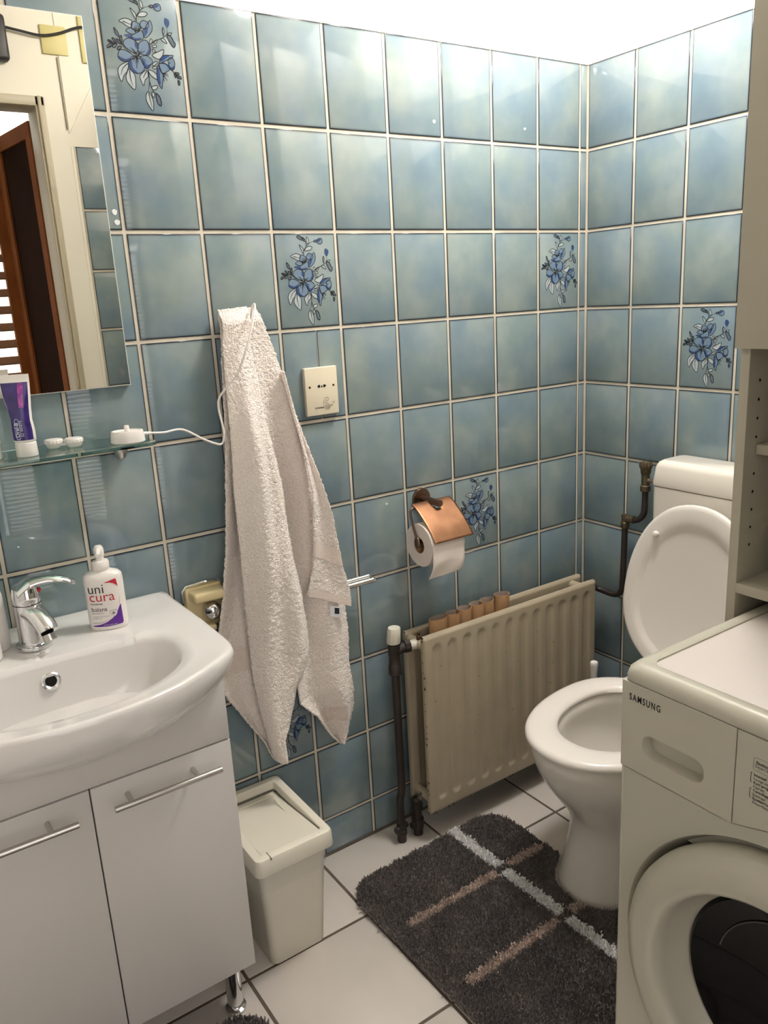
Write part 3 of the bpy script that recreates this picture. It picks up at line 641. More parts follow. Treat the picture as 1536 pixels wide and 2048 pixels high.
G().poly([sp_(-0.886, 1.1465), sp_(-0.862, 1.1465), sp_(-0.862, 1.1495), sp_(-0.886, 1.1495)]).build('print_bar', INK, soc, 0)
dashes(-0.8850, -0.8635, 1.1473, 0.0014, CRM, soc, fn, 0.0006)
for k_, x_ in ((0, -0.841), (1, -0.846), (2, -0.850)): dashes(-0.8595, x_, 1.1492 - 0.0032 * k_, 0.0018, INK, soc, fn, 0.0005)
g = G()
for a, b in (((-0.864, 1.1525), (-0.836, 1.1530)), ((-0.839, 1.1555), (-0.834, 1.1555)), ((-0.839, 1.1585), (-0.834, 1.1585)), ((-0.839, 1.1555), (-0.839, 1.1585)), ((-0.834, 1.1555), (-0.834, 1.1585))): g.tube([sp_(*a), sp_(*b)], 0.0002, 4)
g.tube([sp_(*q) for q in ((-0.8635, 1.153), (-0.8625, 1.162), (-0.859, 1.168), (-0.852, 1.170), (-0.849, 1.166), (-0.851, 1.162), (-0.856, 1.163), (-0.859, 1.160), (-0.8575, 1.157), (-0.853, 1.157), (-0.851, 1.153))], 0.00028, 4)
g.build('print_sketch', INK, soc, 0)

# ------------------------------------------------------------------ soap holder beside the basin
sh_ = empty('soap_holder', (-1.205, 0, 0.72), 'yellowed cream soap holder in a chrome frame on the tiles', 'soap holder')
OLD = mat('yellowed_plastic', (226, 208, 162), 0.3)
fr = [(-1.236, 0.765), (-1.236, 0.800), (-1.229, 0.809), (-1.19, 0.811), (-1.155, 0.809), (-1.146, 0.800), (-1.146, 0.745), (-1.170, 0.708), (-1.208, 0.708)]
G().tube([(x, -0.008, z) for x, z in fr] + [(fr[0][0], -0.008, fr[0][1])], 0.004, 10).build('chrome_frame', CHROME, sh_)
G().box((-1.232, -0.012, 0.712), (-1.150, -0.0003, 0.806), 0.004).build('back_plate', OLD, sh_)
G().box((-1.226, -0.050, 0.779), (-1.152, -0.010, 0.801), 0.007, 3).build('upper_shelf', OLD, sh_)
G().box((-1.214, -0.040, 0.708), (-1.180, -0.010, 0.722), 0.005, 3).build('lower_tray', OLD, sh_)
G().sphere((-1.184, -0.032, 0.752), 0.019, 18, (1.0, 0.9, 1.1)).build('magnet_knob', CHROME, sh_)

# ------------------------------------------------------------------ towel rail
rail = empty('towel_rail', (-0.95, 0, 0.725), 'chrome double towel rail behind the hanging towel', 'towel rail')
for dy, dz, xe in ((-0.046, 0.0, -0.786), (-0.032, 0.006, -0.790)):
    G().tube([(-1.03, dy, 0.726 + dz), (xe, dy, 0.7255 + dz)], 0.0065, 16).build('bar', CHROME, rail)
    G().lathe([(0.0072, 0), (0.0075, 0.004), (0.006, 0.009), (0.001, 0.0105)], (xe, dy, 0.7255 + dz), (1, 0, 0), 16).build('end_cap', CHROME, rail)
G().box((-1.042, -0.056, 0.712), (-1.022, -0.0003, 0.744), 0.004).build('wall_bracket', CHROME, rail)

# ------------------------------------------------------------------ hanging towel
def poly_at(P):
    P = [Vector((p[0], 0, p[1])) for p in P]; L = [0]
    for i in range(len(P) - 1): L.append(L[-1] + (P[i + 1] - P[i]).length)
    def f(t):
        d = t * L[-1]; i = 0
        while i < len(P) - 2 and L[i + 1] < d: i += 1
        q = (d - L[i]) / max(1e-9, L[i + 1] - L[i]); return P[i].lerp(P[i + 1], min(1, max(0, q)))
    return f
F_L = [(-1.093, 1.372), (-1.104, 1.295), (-1.112, 1.199), (-1.118, 1.099), (-1.122, 1.015), (-1.121, 0.867), (-1.124, 0.746), (-1.125, 0.668), (-1.125, 0.586), (-1.116, 0.5), (-1.1, 0.408), (-1.094, 0.376)]
F_R = [(-1.030, 1.376), (-1.045, 1.312), (-1.039, 1.215), (-1.037, 1.135), (-1.015, 0.996), (-1.012, 0.92), (-1.001, 0.825), (-0.99, 0.758), (-0.983, 0.674), (-0.982, 0.613), (-0.992, 0.579), (-1.02, 0.541), (-1.031, 0.5), (-1.05, 0.452), (-1.066, 0.433), (-1.069, 0.379)]
L_L = [(-1.093, 1.362), (-1.107, 1.245), (-1.122, 1.095), (-1.147, 0.886), (-1.165, 0.779), (-1.184, 0.704), (-1.197, 0.638), (-1.189, 0.565), (-1.139, 0.476), (-1.1, 0.407), (-1.083, 0.359)]
L_R = [(-1.04, 1.37), (-1.05, 1.1), (-1.04, 0.8), (-1.05, 0.6), (-1.06, 0.45), (-1.070, 0.365)]
M_L = [(-1.05, 1.372), (-1.06, 1.1), (-1.05, 0.8), (-1.03, 0.6), (-1.019, 0.489), (-0.973, 0.438), (-0.933, 0.368), (-0.907, 0.335)]
M_R = [(-1.010, 1.374), (-0.996, 1.322), (-0.98, 1.256), (-0.965, 1.195), (-0.952, 1.132), (-0.940, 1.076), (-0.920, 0.985), (-0.905, 0.918), (-0.893, 0.828), (-0.879, 0.764), (-0.874, 0.701), (-0.867, 0.615), (-0.871, 0.546), (-0.859, 0.459), (-0.86, 0.414), (-0.871, 0.363), (-0.887, 0.343), (-0.900, 0.335)]
S_L = [(-0.985, 1.24), (-0.973, 1.181), (-0.959, 1.072), (-0.953, 0.983), (-0.959, 0.86), (-0.965, 0.81), (-0.983, 0.747)]
S_R = [(-0.977, 1.24), (-0.968, 1.181), (-0.943, 1.079), (-0.92, 0.983), (-0.907, 0.922), (-0.896, 0.833), (-0.892, 0.799), (-0.884, 0.77), (-0.876, 0.732), (-0.876, 0.698)]
def sheet(g, Lp, Rp, nu, nv, yf, fuzz=0.0023):
    fl, fr = poly_at(Lp), poly_at(Rp)
    def fn(u, v):
        a, b = fl(v), fr(v); p = a.lerp(b, u); y = yf(u, v, p)
        q = Vector((p.x * 330, y * 330, p.z * 330)); n1 = noise.noise(q); n2 = noise.noise(Vector((p.x * 140 + 7, 3, p.z * 140)))
        k = fuzz * (n1 + 0.5 * n2)
        ex = k * 0.9 * (1 if u > 0.5 else -1) if (u < 0.02 or u > 0.98) else 0
        return (p.x + ex, y - k, p.z)
    g.grid(fn, nu, nv)
ss = lambda a, b, x: (lambda t: t * t * (3 - 2 * t))(min(1, max(0, (x - a) / (b - a))))
top_ = lambda v: ss(0.0, 0.12, v)
towel = empty('hand_towel', (-1.04, -0.03, 1.37), 'cream terry towel hanging in folds from a wall hook', 'towel')
over = lambda v: 1 - ss(0.0, 0.030, v)          # cloth bends back over the hook
def yF(u, v, p):
    e = (1 - abs(2 * u - 1) ** 2.2); k = ss(0.02, 0.35, v)
    r = 0.010 * math.sin(u * 10.5 + v * 5.5 - 1.2) * k * (1 - 0.6 * ss(0.6, 0.9, v)) + 0.006 * math.sin(u * 5 - v * 9) * ss(.25, .6, v)
    return -0.040 - 0.030 * ss(0.02, 0.30, v) - (0.008 + 0.030 * k) * e + r * (0.35 + 0.65 * e) + 0.026 * over(v)
def yL(u, v, p): return -0.026 - 0.014 * ss(0.02, 0.2, v) - 0.012 * math.sin(u * 7.5 + v * 4) * ss(0.1, 0.5, v) - 0.012 * (1 - u) * ss(.5, .8, v) + 0.014 * over(v)
def yM(u, v, p): return -0.028 - 0.018 * ss(0.02, 0.2, v) - 0.014 * math.sin(u * 8.5 + 0.2 + v * 2.5) * ss(0.05, 0.4, v) - 0.022 * ss(0.45, 0.60, v) * (1 - ss(0.8, 1.0, v)) + 0.016 * over(v)
def yS(u, v, p): return -0.056 - 0.030 * ss(0.1, 0.6, v) - 0.008 * math.sin(u * 5.5 + v * 3)
g = G()
sheet(g, L_L, L_R, 44, 330, yL); sheet(g, M_L, M_R, 56, 330, yM); sheet(g, F_L, F_R, 56, 330, yF); sheet(g, S_L, S_R, 30, 170, yS)
TERRY = bpy.data.materials.new('terry_cotton'); TERRY.use_nodes = True
nt = TERRY.node_tree; p = nt.nodes['Principled BSDF']; p.inputs['Roughness'].default_value = 0.95; p.inputs['Specular IOR Level'].default_value = 0.1; p.inputs['Sheen Weight'].default_value = 0.35
tcn = nt.nodes.new('ShaderNodeTexCoord'); vo = nt.nodes.new('ShaderNodeTexVoronoi'); vo.inputs['Scale'].default_value = 330
nz = nt.nodes.new('ShaderNodeTexNoise'); nz.inputs['Scale'].default_value = 300; nz.inputs['Detail'].default_value = 3
nt.links.new(tcn.outputs['Object'], vo.inputs['Vector']); nt.links.new(tcn.outputs['Object'], nz.inputs['Vector'])
rp = nt.nodes.new('ShaderNodeValToRGB'); rp.color_ramp.elements[0].color = lin((254, 246, 240)); rp.color_ramp.elements[1].color = lin((241, 226, 216)); rp.color_ramp.elements[0].position = 0.1; rp.color_ramp.elements[1].position = 0.75
nt.links.new(vo.outputs['Distance'], rp.inputs['Fac']); nt.links.new(rp.outputs['Color'], p.inputs['Base Color'])
mm = nt.nodes.new('ShaderNodeMath'); mm.operation = 'SUBTRACT'; nt.links.new(nz.outputs['Fac'], mm.inputs[0]); nt.links.new(vo.outputs['Distance'], mm.inputs[1])
bp = nt.nodes.new('ShaderNodeBump'); bp.inputs['Strength'].default_value = 0.6; bp.inputs['Distance'].default_value = 0.0045
nt.links.new(mm.outputs[0], bp.inputs['Height']); nt.links.new(bp.outputs['Normal'], p.inputs['Normal'])
tw = g.build('cloth', TERRY, towel, 80, recalc=False)
sd = tw.modifiers.new('thickness', 'SOLIDIFY'); sd.thickness = 0.004; sd.offset = 0
WEAVE = mat('flat_weave', (228, 213, 203), 0.95, spec=0.1, bump=0.9, bscale=420, sheen=0.3, var=0.12, vscale=300)
def band(Lp, Rp, v0, v1, yf, lift, u0=0.01, u1=0.99, n=30):
    fl, fr = poly_at(Lp), poly_at(Rp)
    def fn(i, j):
        u = u0 + (u1 - u0) * i; v = v0 + (v1 - v0) * j; p_ = fl(v).lerp(fr(v), u); return (p_.x, yf(u, v, p_) - lift, p_.z)
    return G().grid(fn, n, 8)
band(S_L, S_R, 0.74, 0.815, yS, 0.0036).build('woven_border', WEAVE, towel, 60)
band(S_L, S_R, 0.965, 1.0, yS, 0.0036).build('hem', WEAVE, towel, 60)
band(M_L, M_R, 0.885, 0.925, yM, 0.0036).build('woven_border', WEAVE, towel, 60)
band(L_L, L_R, 0.70, 0.75, yL, 0.0036, 0.02, 0.7).build('woven_border', WEAVE, towel, 60)
lb = [(-0.936, 0.716), (-0.905, 0.704), (-0.907, 0.680), (-0.937, 0.691)]
LABW = mat('care_label', (214, 214, 220), 0.6)
lbl = G().loft([[(x, -0.1005, z) for x, z in lb], [(x, -0.0995, z) for x, z in lb]]).build('label', LABW, towel, 0)
q = [(-0.924, 0.7085), (-0.912, 0.704), (-0.9128, 0.690), (-0.9248, 0.694)]
G().poly([(x, -0.1008, z) for x, z in q]).build('label_mark', mat('label_navy', (28, 26, 34), 0.6), lbl, 0)
hook = empty('towel_hook', (-1.05, 0, 1.35), 'small wall hook carrying the towel', 'hook')
G().lathe([(0.014, 0), (0.014, 0.004), (0.006, 0.006)], (-1.05, -0.0003, 1.345), (0, -1, 0), 20).tube(catmull([(-1.05, -0.004, 1.345), (-1.05, -0.018, 1.343), (-1.05, -0.024, 1.352)], 4), 0.004, 10).build('hook_body', CHROME, hook)

# ------------------------------------------------------------------ toilet paper holder
BRZ = mat('bronze', (128, 104, 88), 0.3, 1.0); COP = mat('copper', (166, 121, 92), 0.42, 1.0, var=0.25, vscale=25)
tph = empty('paper_holder', (-0.59, 0, 0.88), 'copper toilet paper holder with hinged flap on the tiles', 'paper holder')
G().lathe([(0.0265, 0), (0.0265, 0.005), (0.0255, 0.0065), (0.0085, 0.0068)], (-0.596, -0.0003, 0.886), (0, -1, 0), 32).build('wall_rose', BRZ, tph)
G().lathe([(0.0088, 0.004), (0.0088, 0.078), (0.0082, 0.080), (0.001, 0.0802)], (-0.596, 0, 0.886), (0, -1, 0), 24).build('arm', BRZ, tph)
rod = [(-0.585, -0.052, 0.881), (-0.652, -0.052, 0.881), (-0.6655, -0.053, 0.877), (-0.669, -0.055, 0.868), (-0.6675, -0.065, 0.83), (-0.666, -0.074, 0.806)]
G().tube(catmull(rod, 5), 0.0030, 10).build('bent_rod', BRZ, tph)
G().tube([(-0.668, -0.074, 0.800), (-0.560, -0.074, 0.800)], 0.0045, 12).build('spindle', BRZ, tph)
G().sphere((-0.668, -0.076, 0.800), 0.012, 16, (0.4, 0.9, 1.25)).build('end_disc', BRZ, tph)
# flap: curved copper sheet with a notch for the arm
pr = catmull([(0, -0.043, 0.889), (0, -0.060, 0.882), (0, -0.090, 0.858), (0, -0.115, 0.834), (0, -0.136, 0.808)], 5)
n = len(pr); V = []; F = []; nu = 24
for i, q in enumerate(pr):
    for k in range(nu + 1): V.append((-0.657 + 0.118 * k / nu, q.y, q.z))
for i in range(n - 1):
    for k in range(nu):
        xm = -0.657 + 0.118 * (k + 0.5) / nu
        if i < 7 and (abs(xm + 0.596) / 0.0125) ** 2 + (max(0, i - 2) / 5.0) ** 2 < 1: continue
        a = i * (nu + 1) + k; F.append((a, a + 1, a + nu + 2, a + nu + 1))
fo = G().add(V, F).build('flap', COP, tph, 60); sd = fo.modifiers.new('thickness', 'SOLIDIFY'); sd.thickness = 0.0016
roll = empty('paper_roll', (-0.61, -0.074, 0.80), 'white toilet paper roll with a loose sheet in the copper holder', 'paper roll')
PAP = mat('tissue', (226, 214, 206), 0.9, spec=0.1, bump=0.15, bscale=120)
RX0, RX1, RR = -0.661, -0.562, 0.054
G().lathe([(0.0205, 0), (RR - 0.001, 0.0), (RR, 0.0015), (RR, RX1 - RX0 - 0.0015), (RR - 0.001, RX1 - RX0), (0.0205, RX1 - RX0), (0.0205, 0)], (RX0, -0.074, 0.792), (1, 0, 0), 48, cap=False).build('roll', PAP, roll)
CARD = mat('cardboard', (176, 138, 102), 0.85, var=0.12, vscale=60, spec=0.15)
G().lathe([(0.0203, 0), (0.0192, 0.0), (0.0192, RX1 - RX0), (0.0203, RX1 - RX0)], (RX0, -0.074, 0.792), (1, 0, 0), 32, cap=False).build('core', CARD, roll)
shp = catmull([(0, -0.074 - RR * math.cos(0.9), 0.792 + RR * math.sin(0.9)), (0, -0.074 - RR * 0.985 - 0.0012, 0.802), (0, -0.130, 0.780), (0, -0.131, 0.755), (0, -0.128, 0.735), (0, -0.123, 0.718)], 5)
V = []; F = []; nn = len(shp)
for i, q in enumerate(shp):
    for k in range(13):
        t = k / 12; V.append((RX0 + 0.001 + (RX1 - RX0 - 0.002) * t - 0.012 * (i / nn) ** 2 * (1 - 0.2 * t), q.y + 0.002 * math.sin(t * 5 + i * 0.3) * i / nn, q.z + 0.004 * t * (i / nn)))
for i in range(nn - 1):
    for k in range(12): F.append((i * 13 + k, i * 13 + k + 1, (i + 1) * 13 + k + 1, (i + 1) * 13 + k))
so = G().add(V, F).build('loose_sheet', PAP, roll, 80); sd = so.modifiers.new('thickness', 'SOLIDIFY'); sd.thickness = 0.0006

# ------------------------------------------------------------------ radiator
RAD = mat('radiator_enamel', (174, 161, 139), 0.3, var=0.10, vscale=10); RUST = mat('rust', (92, 62, 40), 0.8, var=0.4, vscale=60)
rad = empty('radiator', (-0.40, -0.09, 0.08), 'aged cream double-panel radiator under the paper holder', 'radiator')
def panel(name, y0, y1, x0, x1, z0, z1, dirn):
    nf = 12; pitch = (x1 - x0 - 0.03) / nf; NX, NZ = 216, 110; g = G()
    def dep(x, z):
        s = (x - x0 - 0.015) / pitch; k = math.floor(s); 
        if k < 0 or k >= nf: return 0
        d = abs(s - k - 0.5) * pitch; zl = z0 + 0.036; zh = z1 - 0.026; cap = 0.014
        dz = max(zl + cap - z, z - (zh - cap), 0.0)          # rounded channel ends
        r = math.hypot(d, dz)
        return 0.0044 * (1 - ss(0.005 if dz == 0 else 0.008, 0.0185 if dz == 0 else 0.0165, r))
    def fn(u, v):
        x = x0 + (x1 - x0) * u; z = z0 + (z1 - z0) * v; e = min(x - x0, x1 - x, z - z0, z1 - z); rr = 0.006
        ed = 0 if e >= rr else rr - math.sqrt(max(0, rr * rr - (rr - e) ** 2))
        return (x, (y0 if dirn < 0 else y1) - dirn * (dep(x, z) + ed), z)
    # uneven parameters so that the rolled rim is resolved
    g.grid(fn, NX, NZ)
    fb = (y1 if dirn < 0 else y0)
    g.box((x0, min(y0, y1) + (0.0055 if dirn < 0 else 0), z0), (x1, max(y0, y1) - (0 if dirn < 0 else 0.0055), z0 + 0.003)).box((x0, min(y0, y1) + (0.0055 if dirn < 0 else 0), z1 - 0.003), (x1, max(y0, y1) - (0 if dirn < 0 else 0.0055), z1))
    g.box((x0, min(y0, y1) + (0.0055 if dirn < 0 else 0), z0), (x0 + 0.003, max(y0, y1) - (0 if dirn < 0 else 0.0055), z1)).box((x1 - 0.003, min(y0, y1) + (0.0055 if dirn < 0 else 0), z0), (x1, max(y0, y1) - (0 if dirn < 0 else 0.0055), z1))
    g.box((x0 + 0.002, fb - 0.001 if dirn < 0 else fb, z0 + 0.002), (x1 - 0.002, fb if dirn < 0 else fb + 0.001, z1 - 0.002))
    return g.build(name, RAD, rad, 50)
pf = panel('front_panel', -0.132, -0.118, -0.702, -0.090, 0.084, 0.576, -1)
panel('rear_panel', -0.054, -0.040, -0.700, -0.065, 0.086, 0.566, -1)
for z in (0.545, 0.118):
    for x in (-0.685, -0.105):
        G().tube([(x, -0.120, z), (x, -0.050, z)], 0.013, 16).build('manifold', RAD, rad)
G().box((-0.66, -0.110, 0.13), (-0.13, -0.060, 0.4945)).build('convector', mat('convector_beige', (150, 138, 116), 0.5), rad, 0)  # one even beige, a little darker than the panel enamel
G().lathe([(0.006, 0), (0.0065, 0.004), (0.0065, 0.010), (0.004, 0.012), (0.004, 0.020), (0.001, 0.0205)], (-0.686, -0.090, 0.556), (0.0, 0, 1), 12).build('bleed_plug', RUST, rad)
for x in (-0.60, -0.19):
    G().box((x - 0.012, -0.041, 0.14), (x + 0.012, -0.0003, 0.16), 0.002).build('wall_bracket', RUST, rad)
# chipped paint along the edges
g = G()
for k in range(34):
    e = random.random(); 
    if e < 0.45: x, z = -0.7022, random.uniform(0.09, 0.57)
    else: x, z = random.uniform(-0.70, -0.35), 0.0838
    s = random.uniform(0.0004, 0.0014); 
    if e < 0.45: g.box((x - 0.0002, -0.131 + random.uniform(0, .010), z), (x + 0.0004, -0.130 + random.uniform(0, .010), z + s * 3))
    else: g.box((x, -0.1328, z - 0.0002), (x + s * 4, -0.1262, z + s))
for k in range(26):
    x, z = random.uniform(-0.68, -0.12), random.uniform(0.25, 0.52); s = random.uniform(0.0006, 0.0013); g.sphere((x, -0.1318, z), s, 6)
g.build('paint_chips', RUST, rad, 0)['kind'] = 'stuff'

# six cardboard tubes pushed between the panels
TB = [(-0.622, 0.592, 0.0285, 0.0150, 'leftmost and widest'), (-0.579, 0.594, 0.0215, 0.0165, 'second from left'), (-0.538, 0.595, 0.0220, 0.0165, 'third from left'), (-0.497, 0.597, 0.0215, 0.0165, 'fourth from left'), (-0.457, 0.598, 0.0205, 0.0170, 'fifth from left'), (-0.413, 0.602, 0.0235, 0.0160, 'rightmost')]
CARDIN = mat('cardboard_grey', (168, 152, 142), 0.9, spec=0.1)
for x, zt, ra, rb, wh in TB:
    e_ = empty('cardboard_tube', (x, -0.087, zt - 0.10), 'empty cardboard roll tube on the radiator, ' + wh + ' of six', 'cardboard tube', 'cardboard tubes in the radiator')
    rz = random.uniform(-0.05, 0.05); tl = Vector((random.uniform(-0.05, 0.05), random.uniform(-0.03, 0.03), 1)).normalized()
    ud = (math.cos(rz), math.sin(rz), 0)
    g = G(); kw = dict(ex=ra, ey=rb, udir=ud, cap=False); c_ = (x, -0.087, zt - 0.096)
    g.lathe([(1, 0.0), (1, 0.10), (0.95, 0.10)], c_, tl, 32, **kw); g.cur = 1; g.lathe([(0.95, 0.10), (0.95, 0.0)], c_, tl, 32, **kw)
    g.build('tube', [CARD, CARDIN], e_, 50)

# ------------------------------------------------------------------ radiator valve and supply pipes
PIPE = mat('brown_pipe', (46, 37, 32), 0.45, var=0.3, vscale=30)
val = empty('radiator_valve', (-0.752, -0.072, 0), 'brown supply pipe with cream valve knob left of the radiator', 'valve')
g = G(); kr = []
for z, r in ((0.561, 0.0165), (0.563, 0.0175), (0.588, 0.0165), (0.596, 0.016), (0.600, 0.0145), (0.6005, 0.001)):
    kr.append([(-0.7505 + 0.10 * (z - 0.56) + r * (1 + (0.035 if k % 4 == 0 else 0)) * math.cos(2 * PI * k / 48), -0.072 + r * (1 + (0.035 if k % 4 == 0 else 0)) * math.sin(2 * PI * k / 48), z) for k in range(48)])
g.loft(kr); g.build('knob', mat('knob_cream', (216, 211, 196), 0.25), val, 30)
G().lathe([(0.0155, 0.558), (0.0155, 0.530), (0.0145, 0.528), (0.0145, 0.505), (0.0155, 0.503), (0.0165, 0.500), (0.0165, 0.478), (0.014, 0.476)], (-0.7495, -0.072, 0), seg=20).build('valve_body', PIPE, val)
G().tube(catmull([(-0.7495, -0.072, 0.535), (-0.735, -0.075, 0.541), (-0.722, -0.079, 0.545)], 4), 0.013, 16).tube([(-0.723, -0.0785, 0.545), (-0.7095, -0.082, 0.545)], 0.0165, 8).build('elbow', PIPE, val)
G().tube([(-0.710, -0.082, 0.545), (-0.690, -0.085, 0.545)], 0.0125, 14).build('tail_nut', mat('nut_white', (206, 200, 186), 0.5), val)
G().tube(catmull([(-0.7495, -0.072, 0.48), (-0.7490, -0.072, 0.30), (-0.7490, -0.072, 0.16), (-0.756, -0.072, 0.12), (-0.757, -0.073, 0.06), (-0.757, -0.073, 0.045)], 4), 0.0105, 14).build('pipe', PIPE, val)
g = G().lathe([(0.012, 0.0), (0.012, 0.02), (0.014, 0.022), (0.014, 0.034), (0.012, 0.036), (0.0125, 0.052)], (-0.757, -0.073, 0), seg=10)
g.tube([(-0.777, -0.078, 0.040), (-0.738, -0.068, 0.040)], 0.009, 8); g.build('floor_coupling', PIPE, val)
ret = empty('return_valve', (-0.706, -0.072, 0), 'brown return valve under the left end of the radiator', 'valve')
G().lathe([(0.013, 0.0), (0.013, 0.02), (0.016, 0.022), (0.0165, 0.048), (0.012, 0.05), (0.012, 0.075), (0.016, 0.078), (0.016, 0.105), (0.010, 0.110)], (-0.706, -0.075, 0), seg=10).build('valve_body', PIPE, ret)
G().tube([(-0.728, -0.080, 0.034), (-0.690, -0.070, 0.036)], 0.0095, 8).build('compression_nut', PIPE, ret)
G().tube([(-0.706, -0.076, 0.093), (-0.688, -0.085, 0.118)], 0.011, 10).build('tail', mat('dull_metal', (120, 112, 104), 0.5, 0.6), ret)

# ------------------------------------------------------------------ cistern supply pipe on the right wall
cp = empty('cistern_pipe', (-0.032, -0.18, 0.52), 'brown cistern supply pipe with brass stop valve on the tiles', 'pipe')
BRS = mat('old_brass', (108, 96, 76), 0.45, 0.7, var=0.3, vscale=80)
PX = -0.032
G().tube(catmull([(PX, -0.2435, 0.845), (PX, -0.2435, 0.80), (PX, -0.240, 0.778), (PX, -0.226, 0.762), (PX, -0.208, 0.756), (PX, -0.190, 0.756)], 5), 0.0082, 12).build('upper_pipe', PIPE, cp)
G().tube(catmull([(PX, -0.180, 0.735), (PX, -0.178, 0.64), (PX, -0.176, 0.56), (PX, -0.172, 0.540), (PX, -0.160, 0.527), (PX, -0.140, 0.522), (PX, -0.10, 0.523), (PX - 0.01, -0.085, 0.530), (PX - 0.03, -0.075, 0.545)], 5), 0.0084, 12).build('lower_pipe', PIPE, cp)
G().lathe([(0.0105, 0.0), (0.0122, 0.004), (0.0122, 0.016), (0.0105, 0.018), (0.0105, 0.038)], (PX, -0.180, 0.728), (0, 0, 1), 10).tube([(PX, -0.181, 0.756), (PX, -0.210, 0.757)], 0.0108, 10).build('elbow_fitting', BRS, cp)
g = G().lathe([(0.011, 0.842), (0.0135, 0.844), (0.0135, 0.858), (0.0105, 0.860), (0.0112, 0.890), (0.0135, 0.893), (0.014, 0.905), (0.0155, 0.908)], (PX, -0.2435, 0), seg=14)
g.build('stop_valve', BRS, cp)
g = G()
for k in range(10):
    a = 2 * PI * k / 10; g.sphere((PX + 0.0135 * math.cos(a), -0.2435 + 0.0135 * math.sin(a), 0.914), 0.0045, 8, (1, 1, 2.0))
g.lathe([(0.0138, 0.907), (0.0138, 0.922), (0.007, 0.926), (0.001, 0.9265)], (PX, -0.2435, 0), seg=16); g.build('handwheel', BRS, cp)
G().tube([(PX, -0.2435, 0.874), (PX - 0.004, -0.322, 0.874)], 0.006, 12).lathe([(0.010, 0), (0.010, 0.012)], (PX, -0.300, 0.874), (0, -1, 0), 6).build('connector', mat('nickel', (168, 152, 134), 0.35, 0.9), cp)
G().lathe([(0.010, 0), (0.012, 0.004), (0.012, 0.016), (0.008, 0.02)], (-0.066, -0.088, 0.548), (-1, 0, 0), 8).tube([(-0.07, -0.089, 0.548), (-0.105, -0.090, 0.545)], 0.007, 10).build('radiator_union', mat('dull_metal', (120, 112, 104), 0.5, 0.6), cp)

# ------------------------------------------------------------------ toilet
TCY = -0.490
wc = empty('toilet', (-0.38, TCY, 0), 'white ceramic toilet with raised lid beside the radiator', 'toilet')
def egg(cx, af, ab, b, z, n=72, e=2.15, dx=None):
    o = []
    for k in range(n):
        t = 2 * PI * k / n; c, s = math.cos(t), math.sin(t)
        c2 = math.copysign(abs(c) ** (2 / e), c); s2 = math.copysign(abs(s) ** (2 / e), s)
        o.append((cx + (ab if c > 0 else af) * c2, TCY + b * s2, z))
    return o
CW = mat('toilet_ceramic', (226, 221, 214), 0.08, coat=0.3)
sl = [(0.0, 0.187, 0.20, 0.122), (0.006, 0.190, 0.20, 0.124), (0.02, 0.188, 0.20, 0.122), (0.06, 0.178, 0.20, 0.114), (0.11, 0.166, 0.20, 0.107), (0.155, 0.158, 0.20, 0.103), (0.185, 0.160, 0.20, 0.106), (0.215, 0.174, 0.20, 0.118), (0.25, 0.200, 0.20, 0.138), (0.29, 0.228, 0.20, 0.158), (0.33, 0.248, 0.20, 0.171), (0.365, 0.258, 0.20, 0.178), (0.388, 0.261, 0.20, 0.180), (0.398, 0.259, 0.20, 0.178), (0.400, 0.252, 0.19, 0.172)]
R_ = [egg(-0.38, a, b_, h, z) for z, a, b_, h in sl]
R_ += [egg(-0.385, 0.195, 0.13, 0.128, 0.400), egg(-0.385, 0.188, 0.125, 0.122, 0.392), egg(-0.385, 0.182, 0.122, 0.120, 0.372), egg(-0.375, 0.185, 0.135, 0.126, 0.355), egg(-0.365, 0.160, 0.130, 0.110, 0.28), egg(-0.35, 0.115, 0.105, 0.080, 0.22), egg(-0.34, 0.075, 0.07, 0.05, 0.185), egg(-0.34, 0.02, 0.02, 0.02, 0.175)]
G().loft(R_).build('bowl', CW, wc, 60)
G().poly(egg(-0.345, 0.095, 0.085, 0.064, 0.203)).build('water', mat('toilet_water', (206, 204, 194), 0.03, trans=0.6, ior=1.33), wc, 0)
SEAT = mat('seat_plastic', (228, 221, 214), 0.18)
def seatring(z, o, i): return None
so_ = lambda d, z: egg(-0.38, 0.274 - d, 0.165 - d, 0.186 - d, z)
si_ = lambda d, z: egg(-0.388, 0.182 + d, 0.118 + d, 0.122 + d, z)
G().loft([so_(0.006, 0.4015), so_(0.0, 0.406), so_(0.0, 0.412), so_(0.004, 0.4185), so_(0.012, 0.4215), si_(0.030, 0.4225), si_(0.012, 0.4195), si_(0.003, 0.414), si_(0.0, 0.407), si_(0.004, 0.4015), so_(0.006, 0.4015)], False, False).build('seat', SEAT, wc, 60)
# lid leaning on the cistern
ang = math.radians(7.0); hx, hz = -0.196, 0.432
def lidpt(u, v, d):            # u along the lid from hinge, v across, d thickness (towards the room)
    return (hx + u * math.sin(ang) - d * math.cos(ang), TCY + v, hz + u * math.cos(ang) + d * math.sin(ang))
def lring(sc, d, n=72):
    o = []
    for k in range(n):
        t = 2 * PI * k / n; c, s = math.cos(t), math.sin(t); e = 2.15
        c2 = math.copysign(abs(c) ** (2 / e), c); s2 = math.copysign(abs(s) ** (2 / e), s)
        u = 0.182 + (0.258 * sc if c > 0 else 0.178 * sc) * c2; o.append(lidpt(u, 0.186 * sc * s2, d))
    return o
G().loft([lring(0.001, -0.010), lring(0.90, -0.010), lring(0.97, -0.006), lring(1.0, 0.002), lring(1.0, 0.009), lring(0.985, 0.013), lring(0.955, 0.0138), lring(0.86, 0.0135), lring(0.80, 0.011), lring(0.76, 0.006), lring(0.73, 0.0045), lring(0.001, 0.004)], False, False).build('lid', SEAT, wc, 60)
